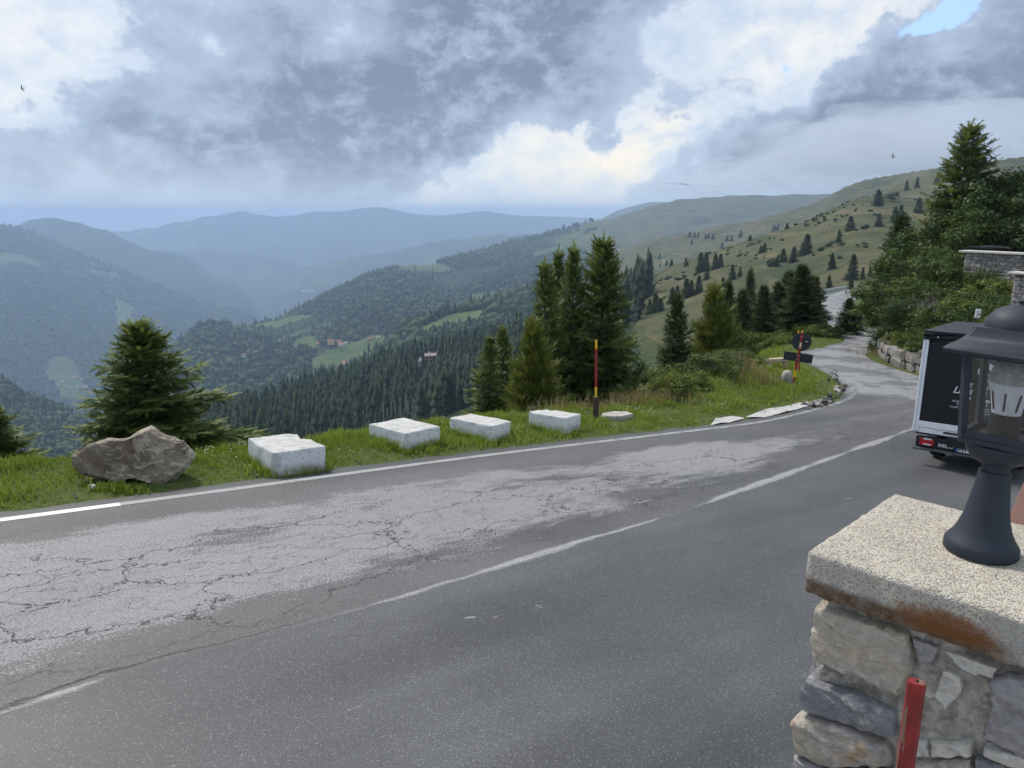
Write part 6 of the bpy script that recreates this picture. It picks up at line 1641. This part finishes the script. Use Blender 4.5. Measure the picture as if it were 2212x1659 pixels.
# mortar core
bm = bmesh.new(); bm_box(bm, (CW / 2 + 0.005, CD / 2, -0.105 - 0.50), (CW - 0.07, CD - 0.085, 1.0))
bmesh.ops.subdivide_edges(bm, edges=bm.edges[:], cuts=44, use_grid_fill=True)
co_ = np.array([v.co[:] for v in bm.verts]); n_a = fbm(co_[:, 0] * 22 + 3, co_[:, 2] * 22 + co_[:, 1] * 15, 5) - 0.5
for v, n in zip(bm.verts, n_a.tolist()):
    c = v.co; v.co.y += -n * 0.034 if c.y < CD / 2 else 0; v.co.x += (n * 0.02 if c.x > CW / 2 else -n * 0.02)
def mortar_mat(t, b):
    p = obj_co(t); n = t.noise(p, 14, 5, 0.65); v = t.sep(t.voro(p, 90, 'F1', 'Color'))[0]
    c = t.mix(t.ss(n, 0.35, 0.65), (0.17, 0.155, 0.13), (0.33, 0.31, 0.265)); c = t.vm('SCALE', c, s=t.lin(v, 0, 1, 0.7, 1.25))
    moss = t.m('MULTIPLY', t.ss(t.noise(p, 26, 3, 0.5), 0.58, 0.66), t.ss(t.sep(p)[0], 0.16, 0.10)); c = t.mix(t.m('MULTIPLY', moss, 0.6), c, (0.14, 0.12, 0.03))
    t.put(b.inputs['Base Color'], c); b.inputs['Roughness'].default_value = 0.95; bump(t, b, t.m('ADD', n, v), 0.8, 0.006)
ppart('mortar', bm, mortar_mat_ := mat('lime_mortar', mortar_mat), None, 50)
def slab_mat(name, cols, band=1.0, scale=9.0, rough=0.75, tint=None):
    def f(t, b):
        p = obj_co(t); wv = t.vm('SCALE', t.noise(p, 8, 3, 0.55, col=True), s=0.06)
        lay = t.noise(t.vm('MULTIPLY', t.vm('ADD', p, wv), (2.0, 2.0, 10.0 * band)), scale, 6, 0.62, 0.3); n = t.noise(p, 60, 4, 0.65); n3 = t.noise(p, 7, 4, 0.6)
        c = t.ramp(lay, [(0.28 + 0.44 * i / (len(cols) - 1), c_) for i, c_ in enumerate(cols)])
        if tint: c = t.mix(t.ss(n3, 0.50, 0.64), c, tint)
        c = t.mix(t.m('MULTIPLY', t.ss(t.noise(p, 24, 5, 0.7), 0.58, 0.68), 0.55), c, (0.46, 0.44, 0.40))
        c = t.mix(t.m('MULTIPLY', t.ss(t.noise(p, 31, 4, 0.7), 0.40, 0.30), 0.5), c, (0.085, 0.078, 0.07))
        c = t.vm('SCALE', c, s=t.lin(n, 0.3, 0.7, 0.78, 1.18)); t.put(b.inputs['Base Color'], c); b.inputs['Roughness'].default_value = rough
        bump(t, b, t.m('ADD', t.m('MULTIPLY', lay, 1.4), n), 0.9, 0.008)
    return mat(name, f)
TAN = slab_mat('tan_limestone', [(0.26, 0.235, 0.20), (0.41, 0.36, 0.27), (0.34, 0.315, 0.275), (0.47, 0.41, 0.31)], 1.0, 5)
SLATE = slab_mat('blue_slate', [(0.13, 0.135, 0.145), (0.21, 0.215, 0.225), (0.16, 0.165, 0.175), (0.30, 0.295, 0.29)], 0.6, 7)
OCHRE = slab_mat('ochre_stone', [(0.20, 0.185, 0.17), (0.38, 0.335, 0.27), (0.27, 0.25, 0.23), (0.46, 0.42, 0.36)], 0.5, 8, tint=(0.34, 0.20, 0.085))
GREYS = slab_mat('grey_stone_block', [(0.19, 0.185, 0.185), (0.29, 0.28, 0.275), (0.24, 0.225, 0.225), (0.36, 0.345, 0.33)], 0.4, 6)
PALE = slab_mat('pale_stone', [(0.38, 0.36, 0.32), (0.50, 0.475, 0.42), (0.44, 0.42, 0.39)], 0.4, 6)
def slab(poly, m, proud, seed, label=None, back=0.05):
    pts = [c2(*p, FRONT_Y - proud * 0.5) for p in poly]
    rs = np.random.default_rng(seed); P_ = []
    for i, a in enumerate(pts):                       # rough the outline
        b = pts[(i + 1) % len(pts)]; n_ = max(2, int(math.dist(a, b) / 0.009))
        for k in range(n_):
            f_ = k / n_; P_.append((a[0] + (b[0] - a[0]) * f_ + rs.normal(0, .0013), a[1] + (b[1] - a[1]) * f_ + rs.normal(0, .0013)))
    cx_ = sum(p[0] for p in P_) / len(P_); cz_ = sum(p[1] for p in P_) / len(P_)
    bm = bmesh.new(); rings_ = []
    for yy, sc in ((FRONT_Y + back, 1.0), (FRONT_Y + 0.004, 1.0), (FRONT_Y - proud * 0.65, 0.985), (FRONT_Y - proud * 0.92, 0.955), (FRONT_Y - proud * 1.02, 0.90), (FRONT_Y - proud * 1.08, 0.80), (FRONT_Y - proud * 1.12, 0.68), (FRONT_Y - proud * 1.13, 0.55), (FRONT_Y - proud * 1.14, 0.42), (FRONT_Y - proud * 1.15, 0.28), (FRONT_Y - proud * 1.15, 0.14)):
        X = cx_ + (np.array([p[0] for p in P_]) - cx_) * sc; Z = cz_ + (np.array([p[1] for p in P_]) - cz_) * sc
        dv_ = (fbm(X * 26 + seed, Z * 60 + X * 14 + seed * 3, 5, 0.62) - 0.5) * 0.017 + (fbm(X * 9 + seed, (Z + X * 0.25) * 95 + seed, 2) - 0.5) * 0.007
        if yy >= FRONT_Y: dv_ = dv_ * 0
        rings_.append([bm.verts.new((a_, yy + b_, c_)) for a_, b_, c_ in zip(X.tolist(), dv_.tolist(), Z.tolist())])
    n_ = len(P_)
    for a, b in zip(rings_[:-1], rings_[1:]):
        for i in range(n_): bm.faces.new((a[i], a[(i + 1) % n_], b[(i + 1) % n_], b[i]))
    bm.faces.new(rings_[-1]); bm.faces.new(rings_[0][::-1])
    bmesh.ops.recalc_face_normals(bm, faces=bm.faces[:])
    o = ppart('stone', bm, m, None, 30)
    if label: o['label'] = label
    return o
slab([(322, 722), (600, 800), (862, 884), (880, 1090), (806, 1238), (560, 1130), (312, 1025), (290, 930)], TAN, 0.024, 1, 'pale tan limestone slab directly under the cap')
slab([(250, 1108), (330, 1160), (560, 1235), (800, 1332), (792, 1470), (600, 1432), (262, 1312), (226, 1288)], SLATE, 0.030, 2, 'dark bluish slate slab')
slab([(190, 1358), (300, 1362), (440, 1398), (725, 1520), (765, 1635), (560, 1640), (380, 1640), (205, 1560)], OCHRE, 0.034, 3, 'grey stone with an ochre patch')
slab([(205, 1575), (390, 1655), (760, 1650), (750, 1860), (190, 1860)], GREYS, 0.032, 4)
slab([(1060, 1088), (1160, 1128), (1166, 1222), (1076, 1316), (1010, 1240)], PALE, 0.012, 5, 'small cream stone set in the mortar')
slab([(1322, 1150), (1440, 1118), (1600, 1140), (1680, 1240), (1680, 1570), (1500, 1580), (1292, 1478), (1345, 1300)], GREYS, 0.028, 6, 'large purplish-grey stone at the right')
slab([(884, 905), (1036, 955), (1008, 1050), (932, 1052)], GREYS, 0.014, 7)
slab([(1062, 972), (1380, 1082), (1352, 1140), (1182, 1092)], PALE, 0.014, 8)
slab([(892, 1502), (972, 1482), (982, 1588), (892, 1598)], PALE, 0.018, 9)
slab([(988, 1500), (1228, 1505), (1228, 1588), (988, 1588)], PALE, 0.020, 10)
slab([(880, 1615), (1228, 1600), (1225, 1860), (870, 1860)], OCHRE, 0.026, 11)
slab([(1242, 1600), (1420, 1622), (1430, 1860), (1242, 1860)], SLATE, 0.022, 12)
slab([(1292, 1522), (1650, 1605), (1690, 1700), (1440, 1640), (1290, 1565)], PALE, 0.024, 13)

# red stake in front of the pillar
def stake():
    top = ray(1968 + 26 * 0, 1470); d_ = 1.12; p = top * (d_ / top.y)
    r_ = empty('fence_stake', (p.x, p.y, -1.72), (0, R(0.5), R(-20)), 'red-painted stake with a drilled top in front of the pillar', 'stake')
    REDW = mat('chipped_red_paint', lambda t, b: (t.put(b.inputs['Base Color'], t.mix(t.m('MULTIPLY', t.ss(t.noise(t.vm('MULTIPLY', obj_co(t), (1, 1, 0.12)), 75, 5, 0.65), 0.55, 0.60), 1.0), t.vm('SCALE', (0.21, 0.022, 0.019), s=t.lin(t.noise(obj_co(t), 30, 4, 0.6), 0.3, 0.7, 0.55, 1.2)), (0.16, 0.12, 0.09))), bump(t, b, t.noise(t.vm('MULTIPLY', obj_co(t), (1, 1, 0.2)), 90, 4, 0.6), 0.4, 0.002)), rough=0.5)
    h_ = p.z + 1.72
    bm = bmesh.new(); prof = [(0.0130, -0.007), (0.0130, 0.007), (0.007, 0.0115), (-0.007, 0.0115), (-0.0130, 0.007), (-0.0130, -0.007), (-0.007, -0.0115), (0.007, -0.0115)]
    bm_poly(bm, prof, 0, h_); bmesh.ops.bevel(bm, geom=[e for e in bm.edges if all(v.co.z > h_ - 0.001 for v in e.verts)], offset=0.0015, segments=2, affect='EDGES')
    obj('shaft', bm, REDW, r_)
    bm = bmesh.new(); bm_tube(bm, (0.001, 0.002, h_ - 0.004), (0.001, 0.002, h_ + 0.0012), 0.0028, 0.0028, 12); obj('drill_hole', bm, plain('dark_hole', (0.02, 0.012, 0.01), 0.9), r_)
stake()

# terrace floor and the wall that carries it
bm = bmesh.new(); bm_poly(bm, [(-9, -6), (9, -6), (5.5, -2.6), (1.10, 0.98), (0.62, 1.42), (-9, 1.42)], -1.82, -1.72)
tf = obj('terrace_floor', bm, plain('paving', (0.30, 0.28, 0.25), 0.9, 0.2, 6)); tag(tf, kind='structure')
bm = bmesh.new(); bm_poly(bm, [(-8.9, -5.9), (8.7, -5.9), (5.3, -2.6), (1.04, 0.94), (0.60, 1.36), (-8.9, 1.36)], -5.2, -1.825)
twl = obj('terrace_base', bm, plain('rendered_base', (0.36, 0.34, 0.31), 0.9, 0.2, 3)); tag(twl, kind='structure')

# lantern
def lantern():
    LX_, LY_ = 0.964, 1.475
    root = empty('pillar_lantern', (LX_, LY_, -0.68), (0, 0, R(-45.0)), 'dark grey lantern with a dusty bulb standing on the pillar cap', 'lantern')
    root.matrix_world = Matrix.Translation((LX_, LY_, -0.68)) @ Matrix.Rotation(R(2.6), 4, 'Y') @ Matrix.Rotation(R(-45), 4, 'Z')
    IRON = plain('dark_blue_grey_paint', (0.024, 0.030, 0.041), 0.58, 0.22, 22, bs=0.15, bd=0.001)
    def dusty(t, b):
        p = obj_co(t); n = t.noise(p, 9, 3, 0.6); b.inputs['Transmission Weight'].default_value = 0.0
        gl = t.new('ShaderNodeBsdfTransparent'); gs = t.new('ShaderNodeBsdfGlossy'); gs.inputs['Roughness'].default_value = 0.06
        df = t.new('ShaderNodeBsdfDiffuse'); df.inputs[0].default_value = (0.55, 0.53, 0.48, 1); gl.inputs[0].default_value = (0.90, 0.91, 0.91, 1)
        fr = t.new('ShaderNodeValue'); fr.outputs[0].default_value = 0.035
        m1 = t.new('ShaderNodeMixShader'); t.l.new(fr.outputs[0], m1.inputs[0]); t.l.new(gl.outputs[0], m1.inputs[1]); t.l.new(gs.outputs[0], m1.inputs[2])
        m2 = t.new('ShaderNodeMixShader'); t.put(m2.inputs[0], t.lin(n, 0.40, 0.75, 0.0, 0.004)); t.l.new(m1.outputs[0], m2.inputs[1]); t.l.new(df.outputs[0], m2.inputs[2])
        t.l.new(m2.outputs[0], t.out.inputs['Surface'])
    GLASS = mat('dusty_pane', dusty)
    def part(name, bm, m, par=None, sm=35):
        o = obj(name, bm, m, par or root)
        if sm: shade_smooth(o, sm)
        return o
    # stem
    bm = bmesh.new(); bm_lathe(bm, [(0.0, 0.0), (0.067, 0.0), (0.069, 0.004), (0.068, 0.020), (0.065, 0.025), (0.058, 0.034), (0.049, 0.052), (0.042, 0.076), (0.0365, 0.108), (0.032, 0.142), (0.0290, 0.170), (0.0290, 0.174), (0.0255, 0.175), (0.0250, 0.200)], 48); part('stem', bm, IRON)
    bm = bmesh.new(); bm_lathe(bm, [(0.020, 0.190), (0.034, 0.191), (0.048, 0.199), (0.058, 0.213), (0.062, 0.230), (0.020, 0.232)], 40); part('bowl', bm, IRON)
    zb, zt, hb, ht = 0.232, 0.418, 0.056, 0.070
    # tray
    bm = bmesh.new(); bm_box(bm, (0, 0, zb + 0.007), (hb * 2 + 0.012, hb * 2 + 0.012, 0.014), bevel=0.003); part('tray', bm, IRON)
    # corner bars
    for sx in (1, -1):
        for sy in (1, -1):
            bm = bmesh.new(); a_, b_ = Vector((sx * hb, sy * hb, zb + 0.010)), Vector((sx * ht, sy * ht, zt))
            ax = (b_ - a_); Mx = Matrix.Translation((a_ + b_) / 2) @ ax.to_track_quat('Z', 'X').to_matrix().to_4x4()
            r_ = bmesh.ops.create_cube(bm, size=1.0); bmesh.ops.transform(bm, matrix=Mx @ Matrix.Diagonal((0.012, 0.012, ax.length, 1)), verts=r_['verts']); part('corner_bar', bm, IRON, None, 0)
    for k in range(4):
        Rz = Matrix.Rotation(R(90 * k), 4, 'Z')
        for zz, hw, th in ((zb + 0.019, hb + 0.001, 0.012), (zt - 0.006, ht, 0.014)):
            bm = bmesh.new(); bm_box(bm, (hw, 0, zz), (0.009, hw * 2 - 0.012, th)); bmesh.ops.transform(bm, matrix=Rz, verts=bm.verts); part('frame_rail', bm, IRON, None, 0)
        bm = bmesh.new(); q = 0.0015
        pts = [(hb + 0.001, -hb + 0.006, zb + 0.02), (hb + 0.001, hb - 0.006, zb + 0.02), (ht - 0.002, ht - 0.006, zt - 0.008), (ht - 0.002, -ht + 0.006, zt - 0.008)]
        va = [bm.verts.new(p) for p in pts]; vb = [bm.verts.new((p[0] - q, p[1], p[2])) for p in pts]
        bm.faces.new(va); bm.faces.new(vb[::-1])
        for i in range(4): bm.faces.new((va[i], vb[i], vb[(i + 1) % 4], va[(i + 1) % 4]))
        bmesh.ops.transform(bm, matrix=Rz, verts=bm.verts); part('pane', bm, GLASS, None, 0)
    # roof: flared square hood, then dome and knob
    bm = bmesh.new(); prof = [(0.104, zt - 0.006), (0.106, zt + 0.001), (0.097, zt + 0.010), (0.084, zt + 0.019), (0.075, zt + 0.030), (0.070, zt + 0.040), (0.068, zt + 0.045)]
    rings_ = []
    for h_, z_ in prof: rings_.append([bm.verts.new((sx * h_, sy * h_, z_)) for sx, sy in ((1, 1), (-1, 1), (-1, -1), (1, -1))])
    for a_, b_ in zip(rings_[:-1], rings_[1:]):
        for i in range(4): bm.faces.new((a_[i], a_[(i + 1) % 4], b_[(i + 1) % 4], b_[i]))
    bm.faces.new(rings_[-1]); bm.faces.new(rings_[0][::-1])
    es = [e for e in bm.edges if abs(abs(e.verts[0].co.x) - abs(e.verts[0].co.y)) < 1e-6 and abs(e.verts[0].co.z - e.verts[1].co.z) > 1e-4]
    bmesh.ops.bevel(bm, geom=es, offset=0.006, segments=3, affect='EDGES'); bmesh.ops.recalc_face_normals(bm, faces=bm.faces[:]); hood = part('hood', bm, IRON, None, 50)
    z0 = zt + 0.045
    bm = bmesh.new(); bm_lathe(bm, [(0.064, z0 - 0.006), (0.064, z0 + 0.004), (0.061, z0 + 0.016), (0.053, z0 + 0.028), (0.041, z0 + 0.037), (0.027, z0 + 0.043), (0.014, z0 + 0.046), (0.012, z0 + 0.047), (0.014, z0 + 0.050), (0.014, z0 + 0.054), (0.009, z0 + 0.058), (0.002, z0 + 0.059)], 48); part('dome', bm, IRON, hood)
    # bulb
    zs = zb + 0.014
    bm = bmesh.new(); bm_lathe(bm, [(0.024, zs), (0.027, zs + 0.002), (0.027, zs + 0.044), (0.022, zs + 0.046)], 32); part('socket', bm, plain('black_socket', (0.022, 0.022, 0.023), 0.7, 0.3, 60))
    bm = bmesh.new(); bm_lathe(bm, [(0.018, zs + 0.044), (0.025, zs + 0.048), (0.028, zs + 0.064), (0.034, zs + 0.090), (0.040, zs + 0.106), (0.038, zs + 0.110)], 40)
    bulb = part('bulb_body', bm, plain('white_plastic', (0.62, 0.63, 0.66), 0.5, 0.12, 60))
    for k in range(8):
        an = 2 * math.pi * k / 8; bm = bmesh.new(); a_ = Vector((0.0268 * math.cos(an), 0.0268 * math.sin(an), zs + 0.056)); b_ = Vector((0.0350 * math.cos(an), 0.0350 * math.sin(an), zs + 0.092))
        bm_tube(bm, a_, b_, 0.0019, 0.0019, 6); part('cooling_slot', bm, plain('dark_slot', (0.06, 0.035, 0.04), 0.8) if k == 0 else bpy.data.materials['dark_slot'], bulb)
    bm = bmesh.new(); bm_lathe(bm, [(0.039, zs + 0.109), (0.0395, zs + 0.118), (0.037, zs + 0.134), (0.029, zs + 0.147), (0.015, zs + 0.154), (0.001, zs + 0.155)], 36)
    def globe(t, b):
        p = obj_co(t); n = t.noise(p, 90, 4, 0.7); c = t.mix(t.ss(n, 0.35, 0.65), (0.40, 0.39, 0.37), (0.24, 0.235, 0.22)); t.put(b.inputs['Base Color'], c); b.inputs['Roughness'].default_value = 0.8
    part('bulb_globe', bm, mat('dusty_globe', globe), bulb)
lantern()

# brown timber board beyond the pillar
q = ray(2216, 1062); q = q * (2.35 / q.y); q2 = ray(2284, 900); q2 = q2 * (2.75 / q2.y); ax = q2 - q
r_ = empty('timber_rail', q, (0, 0, 0), 'brown painted timber rail with a pale stripe behind the lantern foot', 'rail')
BRN = plain('brown_paint', (0.15, 0.078, 0.060), 0.6, 0.12, 8); STR = plain('pale_stripe', (0.50, 0.42, 0.42), 0.6, 0.08, 8)
Mx = ax.to_track_quat('Z', 'Y').to_matrix()
bm = bmesh.new(); bm_box(bm, (0, 0, 0), (0.11, 0.05, ax.length * 3), bevel=0.004); bmesh.ops.transform(bm, matrix=(Matrix.Translation((0.03, 0, -0.1)) @ Mx.to_4x4()), verts=bm.verts); obj('board', bm, BRN, r_)
bm = bmesh.new(); bm_box(bm, (0.01, -0.028, 0), (0.008, 0.006, ax.length * 3)); bmesh.ops.transform(bm, matrix=(Matrix.Translation((0.03, 0, -0.1)) @ Mx.to_4x4()), verts=bm.verts); obj('stripe', bm, STR, r_)
